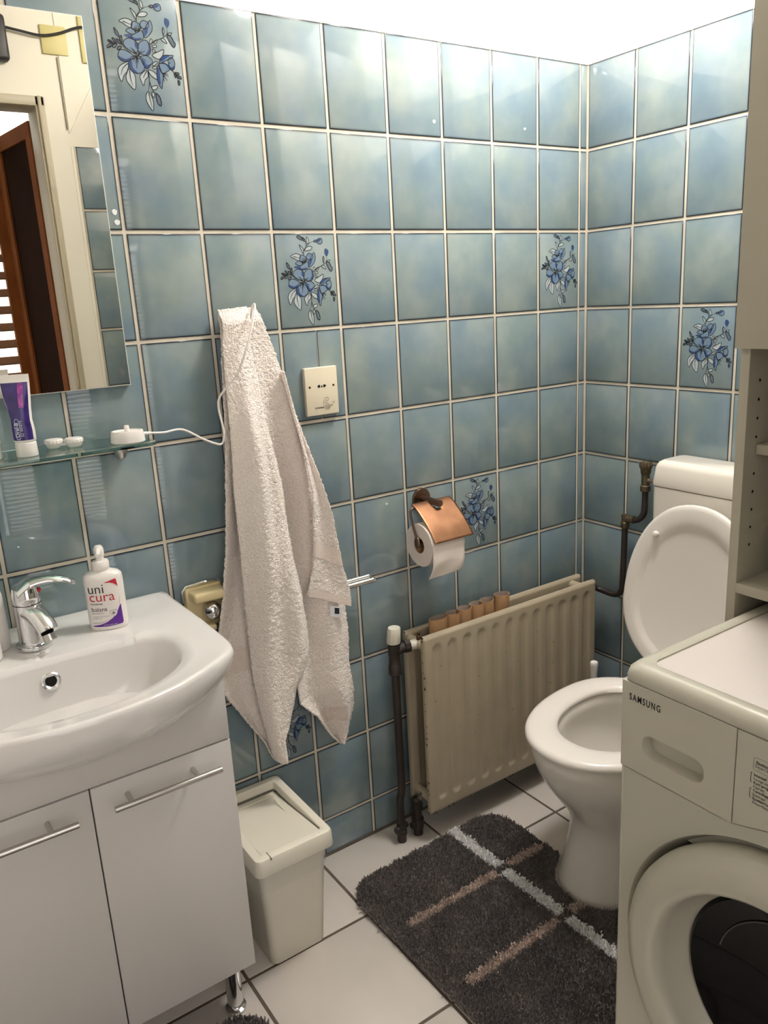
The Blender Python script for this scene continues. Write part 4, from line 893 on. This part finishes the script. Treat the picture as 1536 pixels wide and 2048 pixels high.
for s in (1, -1): G().lathe([(0.008, 0), (0.0078, 0.006), (0.006, 0.010), (0.001, 0.0115)], lidpt(0.352, 0.106 * s, 0.0125), (-math.cos(ang), 0, math.sin(ang)), 16).build('lid_buffer', SEAT, wc)
for s in (-1, 1): G().tube([(-0.196, TCY + s * 0.075 - 0.02, 0.424), (-0.196, TCY + s * 0.075 + 0.02, 0.424)], 0.010, 14).build('hinge', SEAT, wc)
cis = empty('cistern', (-0.06, TCY, 0.45), 'white plastic toilet cistern below the stop valve', 'cistern')
CP_ = mat('cistern_plastic', (230, 223, 212), 0.2)
def rrect(x0, x1, y0, y1, r, z, n=6):
    o = []
    for cx, cy, a0 in ((x1 - r, y1 - r, 0), (x0 + r, y1 - r, PI / 2), (x0 + r, y0 + r, PI), (x1 - r, y0 + r, 1.5 * PI)):
        for k in range(n + 1): a = a0 + PI / 2 * k / n; o.append((cx + r * math.cos(a), cy + r * math.sin(a), z))
    return o
YL, YR = -0.322, 2 * TCY + 0.322
G().loft([rrect(-0.085, -0.004, YR + 0.03, YL - 0.03, 0.02, 0.45), rrect(-0.100, -0.004, YR + 0.008, YL - 0.008, 0.02, 0.47), rrect(-0.108, -0.004, YR, YL, 0.018, 0.60), rrect(-0.112, -0.004, YR, YL, 0.018, 0.8845), rrect(-0.108, -0.008, YR + 0.004, YL - 0.004, 0.016, 0.8855)]).build('tank', CP_, cis, 50)
G().loft([rrect(-0.113, -0.004, YR - 0.002, YL + 0.002, 0.018, 0.8875), rrect(-0.114, -0.004, YR - 0.002, YL + 0.002, 0.018, 0.893), rrect(-0.110, -0.004, YR + 0.003, YL - 0.003, 0.018, 0.935), rrect(-0.105, -0.006, YR + 0.008, YL - 0.008, 0.018, 0.946), rrect(-0.096, -0.010, YR + 0.016, YL - 0.016, 0.016, 0.951)]).build('tank_lid', CP_, cis, 50)
br_ = empty('toilet_brush', (-0.178, -0.205, 0), 'white toilet brush handle standing between radiator and toilet', 'brush')
G().lathe([(0.045, 0), (0.048, 0.004), (0.044, 0.12), (0.040, 0.125), (0.018, 0.128)], (-0.178, -0.205, 0), seg=28).build('holder', WPLAS, br_)
G().lathe([(0.0075, 0.126), (0.0080, 0.25), (0.0095, 0.345), (0.0110, 0.368), (0.0110, 0.376), (0.0095, 0.3785), (0.001, 0.379)], (-0.178, -0.205, 0), seg=20).build('handle', WPLAS, br_)

# ------------------------------------------------------------------ washing machine
WX, WX1, WY0, WY1, WZ = -0.890, -0.300, -0.880, -1.425, 0.850
WCY, WCZ = (WY0 + WY1) / 2, 0.425
wm = empty('washing_machine', (-0.6, WCY, 0), 'white front-loading washing machine beside the toilet', 'washing machine')
WMP = mat('machine_enamel', (184, 180, 166), 0.22); WMP2 = mat('machine_plastic', (184, 179, 164), 0.32)
# shell with a round opening in the front
NR = 96
def arch(y): return 0.020 * (1 - ss(0.015, 0.105, abs(y - WCY)))
def frontloop(r): return [(WX, WCY + r * math.cos(2 * PI * k / NR), WCZ + r * math.sin(2 * PI * k / NR)) for k in range(NR)]
def outer():
    o = []
    y0, y1, z0, z1 = WY1 + 0.006, WY0 - 0.006, 0.02, 0.6808
    for k in range(NR):
        c, s = math.cos(2 * PI * k / NR), math.sin(2 * PI * k / NR)
        t = min((y1 - WCY) / abs(c) if abs(c) > 1e-6 else 9, ((z1 - WCZ) if s > 0 else (WCZ - z0)) / abs(s) if abs(s) > 1e-6 else 9)
        yy, zz = WCY + c * t, WCZ + s * t
        if s > 0 and zz > z1 - 1e-4: zz += arch(yy)
        o.append((WX, yy, zz))
    for cy, cz in ((y0, z0), (y0, z1), (y1, z0), (y1, z1)):
        i = min(range(NR), key=lambda q: (o[q][1] - cy) ** 2 + (o[q][2] - cz) ** 2); o[i] = (WX, cy, cz)
    return o
g = G(); of = outer()
g.loft([of, frontloop(0.252), [(WX + 0.004, y, z) for _, y, z in frontloop(0.249)], [(WX + 0.012, y, z) for _, y, z in frontloop(0.247)], [(WX + 0.085, y, z) for _, y, z in frontloop(0.20)], [(WX + 0.085, y, z) for _, y, z in frontloop(0.06)]], False, True)
g.build('front_panel', WMP, wm, 40)
g = G().box((WX + 0.006, WY1, 0.015), (WX1, WY1 + 0.006, 0.822), 0.002).box((WX + 0.006, WY0 - 0.006, 0.015), (WX1, WY0, 0.822), 0.002).box((WX1 - 0.006, WY1, 0.015), (WX1, WY0, 0.822), 0.002)
g.box((WX + 0.0, WY0 - 0.008, 0.02), (WX + 0.010, WY0, 0.822), 0.004, 3).box((WX, WY1, 0.02), (WX + 0.010, WY1 + 0.008, 0.822), 0.004, 3)
g.box((WX + 0.02, WY1 + 0.01, 0.60), (WX + 0.03, WY0 - 0.01, 0.82)); g.build('side_panels', WMP, wm)
# drawer with a pill-shaped grip, control panel
YSP = -1.0645
def pill(y0, y1, z0, z1, n=10):
    r = 0.016; o = []
    for cy, cz, a0 in ((y1 - r, z1 - r, 0), (y0 + r, z1 - r, PI / 2), (y0 + r, z0 + r, PI), (y1 - r, z0 + r, 1.5 * PI)):
        for k in range(n): a = a0 + PI / 2 * k / (n - 1); o.append((cy + r * math.cos(a), cz + r * math.sin(a)))
    return o
pl = pill(-1.0205, -0.919, 0.7155, 0.7515); cyp, czp = -0.9697, 0.7335
DY0, DY1, DZ0, DZ1 = YSP + 0.0008, WY0 - 0.0015, 0.6835, 0.8235
def outrect(y, z):
    dy, dz = y - cyp, z - czp
    t = min((DY1 - cyp if dy > 0 else cyp - DY0) / max(abs(dy), 1e-9), (DZ1 - czp if dz > 0 else czp - DZ0) / max(abs(dz), 1e-9)); return cyp + dy * t, czp + dz * t
XF = WX - 0.003
g = G(); orr = [outrect(y, z) for y, z in pl]
# add exact corners by snapping the nearest samples
for cy, cz in ((DY0, DZ0), (DY0, DZ1), (DY1, DZ0), (DY1, DZ1)):
    i = min(range(len(orr)), key=lambda k: (orr[k][0] - cy) ** 2 + (orr[k][1] - cz) ** 2); orr[i] = (cy, cz)
sc_ = lambda f: [(cyp + (y - cyp) * (1 - f * 0.04 / 0.05), czp + (z - czp) * (1 - f)) for y, z in pl]
g.loft([[(XF + 0.012, y, z) for y, z in orr], [(XF + 0.001, y, z) for y, z in orr], [(XF, y + (cyp - y) * 0.004, z + (czp - z) * 0.01) for y, z in orr], [(XF, y, z) for y, z in pl], [(XF + 0.003, cyp + (y - cyp) * 0.985, czp + (z - czp) * 0.95) for y, z in pl], [(XF + 0.020, cyp + (y - cyp) * 0.965, czp + (z - czp) * 0.88) for y, z in pl]], False, True)
g.build('detergent_drawer', WMP2, wm, 30)
cpo = [(YSP - 0.0008, 0.8235), (WY1 + 0.001, 0.8235)] + [(WY1 + 0.001 + (YSP - 0.0008 - WY1 - 0.001) * k / 40, 0.6835 + arch(WY1 + 0.001 + (YSP - 0.0008 - WY1 - 0.001) * k / 40)) for k in range(41)]
G().loft([[(XF, y, z) for y, z in cpo], [(XF + 0.012, y, z) for y, z in cpo]]).build('control_panel', WMP2, wm, 20)
# curved lower lip under the panels
lipn = 40
def lipz(y): return 0.6795 + 0.012 * ss(-1.0, WCY - 0.02, y) if False else 0.6800 + 0.016 * (1 - min(1, abs(y - WCY) / 0.16)) ** 2
def wp(u, v, d=0.0): return (XF - d, -u, v)       # print on the machine front: u to the right as seen
lettering('SAMSUNG', 0.0148, 0.8950, 0.7965, BLACK, wm, wp, 0.0004, 0.0003, 0.66, space=1.30)
INK2 = mat('panel_ink', (30, 27, 27), 0.5); INK3 = mat('panel_ink_light', (70, 66, 64), 0.5)
rowsT = [('Eindtijd', 0.7870), ('Départ différé', 0.7818), ('Intensief', 0.7692), ('Lavage intensif', 0.7636), ('Kort programma', 0.7579), ('Express', 0.7523), ('Centrifuge', 0.7466), ('Essorage', 0.7409), ('Spoelen+centrifuge', 0.7352), ('Rince+Essorage', 0.7295)]
for k, (b_, v_) in enumerate(rowsT): lettering(b_, 0.0060 if k == 0 else 0.0054, 1.0925 if k == 0 else 1.0905, v_, INK2 if k % 2 == 0 else INK3, wm, wp, 0.0004, 0.00008 if k % 2 == 0 else 0, 0.9)
def pline(pts_, r, m_): return G().tube([wp(u, v, 0.0002) for u, v in pts_], r, 4).build('panel_line', m_, wm, 0)
pline([(1.0885, 0.7725), (1.0865, 0.7725), (1.0865, 0.7590), (1.0885, 0.7590)], 0.0004, INK2)
pline([(1.0885, 0.7500), (1.0865, 0.7500), (1.0865, 0.7365), (1.0885, 0.7365)], 0.0004, INK2)
pline([(1.20, 0.7955), (1.0915, 0.7955), (1.0890, 0.7935), (1.0885, 0.7795), (1.0905, 0.7770), (1.20, 0.7770)], 0.00018, INK3)
# top
def toprect(ins, z): return rrect(WX - 0.004 + ins, WX1 - ins, WY1 + ins, WY0 - ins, 0.020, z)
G().loft([toprect(0.004, 0.8245), toprect(0.001, 0.8255), toprect(0.0, 0.830), toprect(0.003, 0.842), toprect(0.009, 0.8485), toprect(0.016, WZ + 0.0005), toprect(0.024, WZ + 0.0005), toprect(0.0285, WZ - 0.001), toprect(0.029, WZ - 0.003)], True, True).build('top_frame', WMP2, wm, 40)
G().box((WX + 0.026, WY1 + 0.032, WZ - 0.004), (WX1 - 0.03, WY0 - 0.032, WZ - 0.0012), 0.001).build('worktop_insert', mat('speckled_top', (206, 196, 189), 0.45, var=0.06, vscale=700), wm)
# door
door = empty('door_ring', (0, 0, 0)); bpy.data.objects.remove(door)
dp = [(0.236, 0.016), (0.240, 0.002), (0.239, -0.012), (0.232, -0.024), (0.218, -0.031), (0.198, -0.034), (0.188, -0.0335), (0.182, -0.029), (0.178, -0.010), (0.170, 0.012), (0.158, 0.030)]
dr = G().lathe([(r, -h) for r, h in dp], (WX, WCY, WCZ), (-1, 0, 0), 96, cap=False).build('door', WMP2, wm, 50)
G().lathe([(0.160, -0.028), (0.154, -0.022), (0.130, -0.032), (0.09, -0.045), (0.05, -0.052), (0.001, -0.054)], (WX, WCY, WCZ), (-1, 0, 0), 64, cap=False).build('glass', mat('dark_door_glass', (10, 9, 9), 0.05, spec=0.12), dr, 60)
G().lathe([(0.158, -0.0275), (0.156, -0.0245), (0.152, -0.0250), (0.151, -0.029)], (WX, WCY, WCZ), (-1, 0, 0), 64, cap=False).build('gasket', mat('gasket', (58, 56, 54), 0.6), dr, 50)
g = G().tube([(WX + 0.0345, WCY + 0.118 * math.cos(a), WCZ + 0.118 * math.sin(a)) for a in [0.2 + 2.6 * k / 20 for k in range(21)]], 0.0012, 6); g.build('inner_rim', mat('rim_grey', (70, 68, 64), 0.4), dr)
for x, y in ((-0.84, -0.92), (-0.84, -1.385), (-0.35, -0.92), (-0.35, -1.385)): G().lathe([(0.02, 0), (0.022, 0.004), (0.010, 0.008), (0.010, 0.03)], (x, y, 0), seg=16).build('foot', DARK, wm)

# ------------------------------------------------------------------ tall cupboard built over the machine
UX0, UX1, UY0, UY1 = -0.600, -0.030, -0.853, -1.4555
UM = mat('grey_beige_laminate', (182, 175, 158), 0.4)
un = empty('tall_cupboard', (-0.3, -1.15, 0), 'grey-beige cupboard with open shelves around the washing machine', 'cupboard')
for y0, y1 in ((UY0 - 0.016, UY0), (UY1, UY1 + 0.016)):
    G().box((UX0, y0, 0), (UX1, y1, 2.25), 0.0006).build('side_panel', UM, un)
G().box((UX0, UY1 + 0.016, 0.878), (UX1, UY0 - 0.016, 0.895), 0.0006).build('bottom_board', UM, un)
G().box((UX0 + 0.0, UY1 + 0.016, 1.277), (UX1, UY0 - 0.016, 1.293), 0.0006).build('middle_board', UM, un)
G().box((UX0, UY1 + 0.016, 2.234), (UX1, UY0 - 0.016, 2.25), 0.0006).build('top_board', UM, un)
G().box((UX0 + 0.030, UY1 + 0.017, 1.106), (UX1 - 0.01, UY0 - 0.017, 1.122), 0.0006).build('shelf', UM, un)
G().box((UX1 - 0.006, UY1 + 0.016, 0.80), (UX1 - 0.001, UY0 - 0.016, 2.25)).build('back_panel', UM, un, 0)
G().box((UX0 - 0.018, (UY0 + UY1) / 2 + 0.001, 1.275), (UX0 - 0.001, UY0, 2.25), 0.0008).build('door', UM, un)
G().box((UX0 - 0.018, UY1, 1.275), (UX0 - 0.001, (UY0 + UY1) / 2 - 0.001, 2.25), 0.0008).build('door', UM, un)
for k in range(10):
    z = 0.955 + 0.0298 * k
    if abs(z - 1.114) < 0.014: continue
    G().lathe([(0.0, 0), (0.0024, 0.0)], (UX0 + 0.030, UY0 - 0.0163, z), (0, -1, 0), 10).build('peg_hole', DARK, un, 0)
# green bath sponge on the lower shelf
spg = Vector((-0.475, -0.945, 0.895))
GRN = mat('green_net', (104, 128, 58), 0.7, var=0.5, vscale=60)
bm = bmesh.new(); bmesh.ops.create_icosphere(bm, subdivisions=5, radius=0.062)
for v in bm.verts:
    d = v.co.normalized(); k = 1 + 0.16 * noise.noise(d * 9) + 0.10 * abs(noise.noise(d * 22)); v.co = Vector((d.x * 0.062 * k, d.y * 0.062 * k, max(-0.055, d.z * 0.080 * k)))
g = G(); g.bm(bm, Matrix.Translation(spg + Vector((0, 0, 0.0555))))
tag(g.build('bath_sponge', GRN, None, 60, origin=spg), 'ruffled green bath sponge on the cupboard shelf', 'sponge')

# ------------------------------------------------------------------ waste bin
bin_ = empty('waste_bin', (-1.155, -0.14, 0), 'cream plastic waste bin with flap lid beside the vanity', 'bin')
BINM = mat('bin_plastic', (222, 216, 201), 0.38)
g = G().loft([rrect(-1.214, -1.090, -0.237, -0.055, 0.014, 0.0), rrect(-1.217, -1.087, -0.240, -0.052, 0.016, 0.003), rrect(-1.232, -1.074, -0.258, -0.030, 0.016, 0.262)], True, False); g.build('body', BINM, bin_, 45)
def lidr(i, z): return rrect(-1.247 + i, -1.063 - i, -0.277 + i, -0.010 - i, 0.016 - min(i, 0.010), z)
G().loft([lidr(0.004, 0.256), lidr(0.001, 0.258), lidr(0.0, 0.262), lidr(0.002, 0.290), lidr(0.004, 0.2945), lidr(0.008, 0.296), lidr(0.020, 0.296), lidr(0.022, 0.294), lidr(0.023, 0.276)], False, False).build('lid_rim', BINM, bin_, 40)
# swing flap: lower at the wall side, level with the rim in front
fx0, fx1 = -1.223, -1.0885
fl = G(); V = []
prof_ = [(-0.254, 0.2935), (-0.235, 0.2915), (-0.15, 0.281), (-0.06, 0.272), (-0.036, 0.271)]
for y, z in prof_: V += [(fx0, y, z), (fx1, y, z)]
fl.add(V, [(2 * i, 2 * i + 1, 2 * i + 3, 2 * i + 2) for i in range(len(prof_) - 1)])
V2 = [(x, y, z - 0.004) for x, y, z in V]; fl.add(V2, [(2 * i, 2 * i + 2, 2 * i + 3, 2 * i + 1) for i in range(len(prof_) - 1)])
fl.box((fx0 + 0.010, -0.056, 0.272), (fx1 - 0.010, -0.050, 0.2745), 0.001); fl.box((fx1 - 0.020, -0.20, 0.2785), (fx1 - 0.018, -0.08, 0.2800))
fl.build('flap', BINM, bin_, 40)
G().box((-1.213, -0.2775, 0.292), (-1.2115, -0.254, 0.2966)).build('seam', mat('bin_seam', (120, 112, 92), 0.6), bin_, 0)
# plastic bag hanging out under the rim
BAG = mat('thin_bag', (232, 231, 226), 0.2, alpha=0.24)
rb = []
for z, off in ((0.258, 0.003), (0.245, 0.006), (0.230, 0.004), (0.212, 0.007), (0.198, 0.004)):
    base = rrect(-1.231 + 0.0006 * (0.262 - z) * 100 * 0.9, -1.075 - 0.0006 * (0.262 - z) * 100 * 0.8, -0.258 + 0.0008 * (0.262 - z) * 100, -0.030, 0.016, z, 10)
    cxx, cyy = -1.153, -0.144; o = []
    for i, (x, y, zz) in enumerate(base):
        d = Vector((x - cxx, y - cyy, 0)).normalized(); nn_ = noise.noise(Vector((x * 60, y * 60, z * 45))); k = off + 0.004 * nn_
        lo = 0.022 * noise.noise(Vector((x * 25, y * 25, 4))) if z < 0.2 else 0
        bulge = 0.014 * max(0, 1 - abs(math.atan2(y + 0.235, x + 1.08)) ) * (1 if (x > -1.085 and y < -0.20) else 0) * max(0, 1 - abs(z - 0.235) / 0.03)
        o.append((x + d.x * max(0.0015, k + bulge), y + d.y * max(0.0015, k), zz + lo))
    rb.append(o)
G().loft(rb, False, False).build('bin_bag', BAG, bin_, 25)

# ------------------------------------------------------------------ bath mats with cut pile
def in_rrect(x, y, x0, x1, y0, y1, r):
    dx = np.maximum(np.maximum(x0 + r - x, x - (x1 - r)), 0); dy = np.maximum(np.maximum(y0 + r - y, y - (y1 - r)), 0)
    return (x > x0) & (x < x1) & (y > y0) & (y < y1) & (dx * dx + dy * dy <= r * r)
def blades(P, h, lean, wd):
    n = len(P); a = rng.uniform(0, 2 * PI, n); la = rng.uniform(0, 2 * PI, n); lm = np.abs(rng.normal(0, lean, n)); hh = h * rng.uniform(0.75, 1.12, n)
    dx, dy = np.cos(a) * wd / 2, np.sin(a) * wd / 2; tx, ty = np.cos(la) * lm, np.sin(la) * lm; z0 = P[:, 2]
    b0 = np.stack([P[:, 0] - dx, P[:, 1] - dy, z0], 1); b1 = np.stack([P[:, 0] + dx, P[:, 1] + dy, z0], 1)
    m0 = np.stack([P[:, 0] - dx + tx * .5, P[:, 1] - dy + ty * .5, z0 + hh * .65], 1); m1 = np.stack([P[:, 0] + dx + tx * .5, P[:, 1] + dy + ty * .5, z0 + hh * .65], 1)
    t0 = np.stack([P[:, 0] - dx * .5 + tx, P[:, 1] - dy * .5 + ty, z0 + hh], 1); t1 = np.stack([P[:, 0] + dx * .5 + tx, P[:, 1] + dy * .5 + ty, z0 + hh], 1)
    V = np.stack([b0, b1, m1, m0, t1, t0], 1).reshape(-1, 3); k = np.arange(n) * 6
    F = np.concatenate([np.stack([k, k + 1, k + 2, k + 3], 1), np.stack([k + 3, k + 2, k + 4, k + 5], 1)], 0)
    return V, F
def mesh_np(name, V, F, m, parent):
    me = bpy.data.meshes.new(name); me.vertices.add(len(V)); me.vertices.foreach_set('co', V.astype(np.float32).ravel())
    me.loops.add(F.size); me.loops.foreach_set('vertex_index', F.astype(np.int32).ravel()); me.polygons.add(len(F))
    me.polygons.foreach_set('loop_start', np.arange(len(F), dtype=np.int32) * 4); me.polygons.foreach_set('loop_total', np.full(len(F), 4, dtype=np.int32))
    me.materials.append(m); me.update(calc_edges=True); me.validate()
    o = bpy.data.objects.new(name, me); COL.objects.link(o); o.parent = parent; o['kind'] = 'stuff'; return o
PD = mat('pile_charcoal', (124, 113, 109), 0.9, spec=0.1, col2=(94, 86, 84), vscale=16, sheen=0.3)
PW = mat('pile_white', (254, 252, 251), 0.9, spec=0.1); PT = mat('pile_taupe', (206, 186, 174), 0.9, spec=0.1)
def bath_mat(loc, rz, x0, x1, y0, y1, cut, label, dens, stripes):
    mt = empty('bath_mat', loc, label, 'mat', 'dark bath mats', rz)
    # backing
    NXX, NYY = 60, 80; xs_ = np.linspace(x0, x1, NXX); ys_ = np.linspace(y0, y1, NYY); V = []; F = []; idx = {}
    def ok(x, y): return bool(in_rrect(np.array(x), np.array(y), x0 + .012, x1 - .012, y0 + .012, y1 - .012, 0.06)) and not cut(np.array(x), np.array(y))
    for i in range(NXX - 1):
        for j in range(NYY - 1):
            if ok((xs_[i] + xs_[i + 1]) / 2, (ys_[j] + ys_[j + 1]) / 2):
                f = []
                for a, b in ((i, j), (i + 1, j), (i + 1, j + 1), (i, j + 1)):
                    if (a, b) not in idx: idx[a, b] = len(V); V.append((xs_[a], ys_[b], 0.004))
                    f.append(idx[a, b])
                F.append(f)
    me = bpy.data.meshes.new('backing'); me.from_pydata(V, [], F); me.materials.append(PD); o = bpy.data.objects.new('backing', me); COL.objects.link(o); o.parent = mt
    sd = o.modifiers.new('thickness', 'SOLIDIFY'); sd.thickness = 0.0035; sd.offset = -1
    n = int(dens * (x1 - x0) * (y1 - y0)); P = np.stack([rng.uniform(x0, x1, n), rng.uniform(y0, y1, n), np.full(n, 0.004)], 1)
    P = P[in_rrect(P[:, 0], P[:, 1], x0 + .002, x1 - .002, y0 + .002, y1 - .002, 0.069) & ~cut(P[:, 0], P[:, 1])]
    kind = np.zeros(len(P), int)
    for k, sx0, sx1, sy0, sy1 in stripes:
        jx = P[:, 0] + rng.normal(0, 0.0022, len(P)); jy = P[:, 1] + rng.normal(0, 0.0022, len(P)); kind[(jx > sx0) & (jx < sx1) & (jy > sy0) & (jy < sy1)] = k
    for k, sx0, sx1, sy0, sy1 in stripes:
        sx0, sx1, sy0, sy1 = max(sx0, x0 + 0.012), min(sx1, x1 - 0.012), max(sy0, y0 + 0.012), min(sy1, y1 - 0.012)
        ns = 40; al = sx1 - sx0 > sy1 - sy0; V = []; F = []
        for q in range(ns):
            t0, t1 = q / ns, (q + 1) / ns
            xa, xb, ya, yb = (sx0 + (sx1 - sx0) * t0, sx0 + (sx1 - sx0) * t1, sy0 + .002, sy1 - .002) if al else (sx0 + .002, sx1 - .002, sy0 + (sy1 - sy0) * t0, sy0 + (sy1 - sy0) * t1)
            if cut(np.array((xa + xb) / 2), np.array((ya + yb) / 2)): continue
            b = len(V); V += [(xa, ya, .0165), (xb, ya, .0165), (xb, yb, .0165), (xa, yb, .0165)]; F.append((b, b + 1, b + 2, b + 3))
        if F:
            me = bpy.data.meshes.new('stripe_base'); me.from_pydata(V, [], F); me.materials.append(PW if k == 1 else PT); o = bpy.data.objects.new('stripe_base', me); COL.objects.link(o); o.parent = mt
    cl = np.sin(P[:, 0] * 61 + np.sin(P[:, 1] * 47) * 2) * np.sin(P[:, 1] * 53 + np.cos(P[:, 0] * 41) * 2)
    for k, nm, mm_, hh in ((0, 'pile', PD, 0.017), (1, 'white_stripe', PW, 0.019), (2, 'taupe_stripe', PT, 0.0175)):
        Q = P[kind == k]
        if len(Q) == 0: continue
        V, F = blades(Q, hh * (1 + 0.12 * cl[kind == k]), 0.0045, 0.0042 if k == 0 else 0.0055); mesh_np(nm, V, F, mm_, mt)
    return mt
RZ = math.radians(1.5)
mloc = Vector((-0.72, -0.45, 0))
def to_loc(x, y): d = Matrix.Rotation(-RZ, 3, 'Z') @ Vector((x - mloc.x, y - mloc.y, 0)); return d.x, d.y
tcx, tcy = to_loc(-0.38, TCY)
def cut1(x, y):
    dx = x - tcx; a = np.where(dx < 0, 0.202, 0.5); return (np.abs(dx / a) ** 2.2 + np.abs((y - tcy) / 0.135) ** 2.2) < 1
X0, X1, Y0, Y1 = -0.252, 0.232, -0.335, 0.308
wx = 0.083
st = [(1, wx - 0.013, wx + 0.013, -0.335, -0.082 - 0.012), (1, wx - 0.013, wx + 0.013, -0.082 + 0.012, 0.117 - 0.012), (1, wx - 0.013, wx + 0.013, 0.117 + 0.012, 0.308), (2, -0.205, wx - 0.02, 0.117 - 0.0105, 0.117 + 0.0105), (2, -0.205, wx - 0.02, -0.082 - 0.0105, -0.082 + 0.0105), (2, wx + 0.02, 0.21, 0.117 - 0.0105, 0.117 + 0.0105), (2, wx + 0.02, 0.21, -0.082 - 0.0105, -0.082 + 0.0105)]
bath_mat(mloc, RZ, X0, X1, Y0, Y1, cut1, 'charcoal shaggy toilet mat with white and taupe stripes', 420000, st)
bath_mat((-1.50, -0.588, 0), 0.0, -0.30, 0.207, -0.26, 0.277, lambda x, y: np.zeros(np.shape(x), bool) if np.ndim(x) else False, 'charcoal shaggy bath mat in front of the vanity', 150000, [])

# ------------------------------------------------------------------ paint specks and marks on the tiles
SPK = mat('white_speck', (226, 228, 228), 0.5)
def speck(x, z, a, b, lab): 
    g = G(); g.poly([(x + a * math.cos(t) * (1 + 0.25 * math.sin(3 * t)), -0.0008, z + b * math.sin(t) * (1 + 0.2 * math.cos(2 * t))) for t in [2 * PI * k / 14 for k in range(14)]])
    g.cur = 0; o = g.loft([[(x + a * math.cos(t), -0.0002, z + b * math.sin(t)) for t in [2 * PI * k / 14 for k in range(14)]], [(x + a * 0.9 * math.cos(t), -0.0009, z + b * 0.9 * math.sin(t)) for t in [2 * PI * k / 14 for k in range(14)]]]).build('putty_spot', SPK, None, 0, origin=(x, 0, z))
    tag(o, lab, 'putty spot', 'putty spots on the tiles')
for x, z, a, b, lab in ((-0.512, 1.762, .004, .0045, 'white putty spot on the top tile row, left one'), (-0.227, 1.764, .004, .003, 'white putty spot on the top tile row near the corner'), (-0.700, 0.890, .003, .003, 'white putty spot left of the paper holder'), (-1.2715, 1.558, .0045, .0055, 'upper white putty dot beside the mirror'), (-1.2690, 1.540, .005, .005, 'lower white putty dot beside the mirror')): speck(x, z, a, b, lab)

# ------------------------------------------------------------------ hallway side, seen in the mirror
BRN = mat('brown_stain', (142, 84, 44), 0.75, var=0.2, vscale=8, spec=0.08); BRD = mat('dark_panel', (48, 28, 18), 0.85, var=0.2, vscale=10, spec=0.03); SLT = mat('slat_tan', (140, 104, 78), 0.7, spec=0.1)
leaf = empty('door_leaf', (-1.05, -1.75, 0), 'dark brown hinged door leaf beyond the doorway', 'door leaf')
def quadbox(g, p0, p1, th, z0, z1):
    p0, p1 = Vector(p0 + (0,)), Vector(p1 + (0,)); d = (p1 - p0).normalized(); nrm = Vector((-d.y, d.x, 0)) * th / 2
    r = [p0 + nrm, p1 + nrm, p1 - nrm, p0 - nrm]; g.loft([[(q.x, q.y, z0) for q in r], [(q.x, q.y, z1) for q in r]])
la, lb_ = (-1.028, -1.60), (-1.078, -1.97)
def lerp2(t): return (la[0] + (lb_[0] - la[0]) * t, la[1] + (lb_[1] - la[1]) * t)
for t0, t1 in ((0.0, 0.12), (0.86, 1.0)):
    g = G(); quadbox(g, lerp2(t0), lerp2(t1), 0.032, 0.03, 2.03); g.build('stile', BRN, leaf, 0)
g = G(); quadbox(g, lerp2(0.11), lerp2(0.87), 0.016, 0.12, 2.00); g.build('panel', BRD, leaf, 0)
for z0, z1 in ((0.03, 0.13), (1.98, 2.03)):
    g = G(); quadbox(g, lerp2(0.12), lerp2(0.86), 0.032, z0, z1); g.build('rail', BRN, leaf, 0)
lv2 = empty('louvre_shutter', (-1.4, -1.99, 0), 'brown louvred shutter with daylight between its slats', 'shutter')
for x0, x1 in ((-1.125, -1.087), (-1.75, -1.712)): G().box((x0, -2.012, 0.03), (x1, -1.980, 2.03), 0.002).build('stile', BRN, lv2)
k = 0; z = 0.10
while z < 1.98:
    G().box((-1.714, -0.022, -0.003), (-1.123, 0.022, 0.003), xf=Matrix.Translation((0, -1.996, z)) @ Matrix.Rotation(math.radians(-38), 4, 'X')).build('slat', SLT, lv2, 0); z += 0.0655
G().box((-1.715, -2.01, 0.03), (-1.122, -1.982, 0.08)).build('rail', BRN, lv2, 0); G().box((-1.715, -2.01, 1.98), (-1.122, -1.982, 2.03)).build('rail', BRN, lv2, 0)
win = struct('window_1', G().box((-1.85, -2.40, 0.2), (-0.85, -2.395, 2.25)), mat('daylit_window', (255, 255, 255), 0.5, emit=(255, 252, 246), estr=3.0), 'bright daylit window behind the shutter')
pb = tag(G().box((-0.996, YF + 0.0042, 2.206), (-0.915, YF + 0.012, 2.292), 0.002).build('blank_plate', mat('old_ivory', (206, 194, 134), 0.5), None, origin=(-0.955, YF, 2.25)), 'yellowed square cover plate on the wall, seen in the mirror', 'cover plate')
tag(G().box((-0.872, YF + 0.0075, 2.19), (-0.852, YF + 0.015, 2.33), 0.002).build('cable_trunking', mat('old_ivory', (206, 194, 134), 0.5), None, origin=(-0.862, YF, 2.26)), 'yellowed strip on the wall beside the cover plate, seen in the mirror', 'strip')
bl = empty('cable_box', (-1.14, YF + 0.004, 2.2), 'black box with a cable above the doorway, seen in the mirror', 'box')
BLK = mat('black_plastic', (38, 36, 38), 0.45)
G().box((-1.20, YF + 0.0045, 2.165), (-1.105, YF + 0.045, 2.300), 0.012, 3).build('housing', BLK, bl)
G().tube(catmull([(-1.108, YF + 0.02, 2.268), (-1.06, YF + 0.02, 2.262), (-0.998, YF + 0.02, 2.256), (-0.94, YF + 0.02, 2.268), (-0.89, YF + 0.020, 2.288), (-0.855, YF + 0.021, 2.296), (-0.80, YF + 0.021, 2.296)], 5), 0.0042, 8).build('cable', BLK, bl)
tag(G().tube([(-0.953, YF + 0.008, 2.20), (-0.952, YF + 0.008, 1.98)], 0.002, 6).build('pull_cord', mat('cord_grey', (150, 142, 122), 0.7), None, origin=(-0.953, YF, 2.0)), 'thin grey cord hanging below the cover plate, seen in the mirror', 'cord')
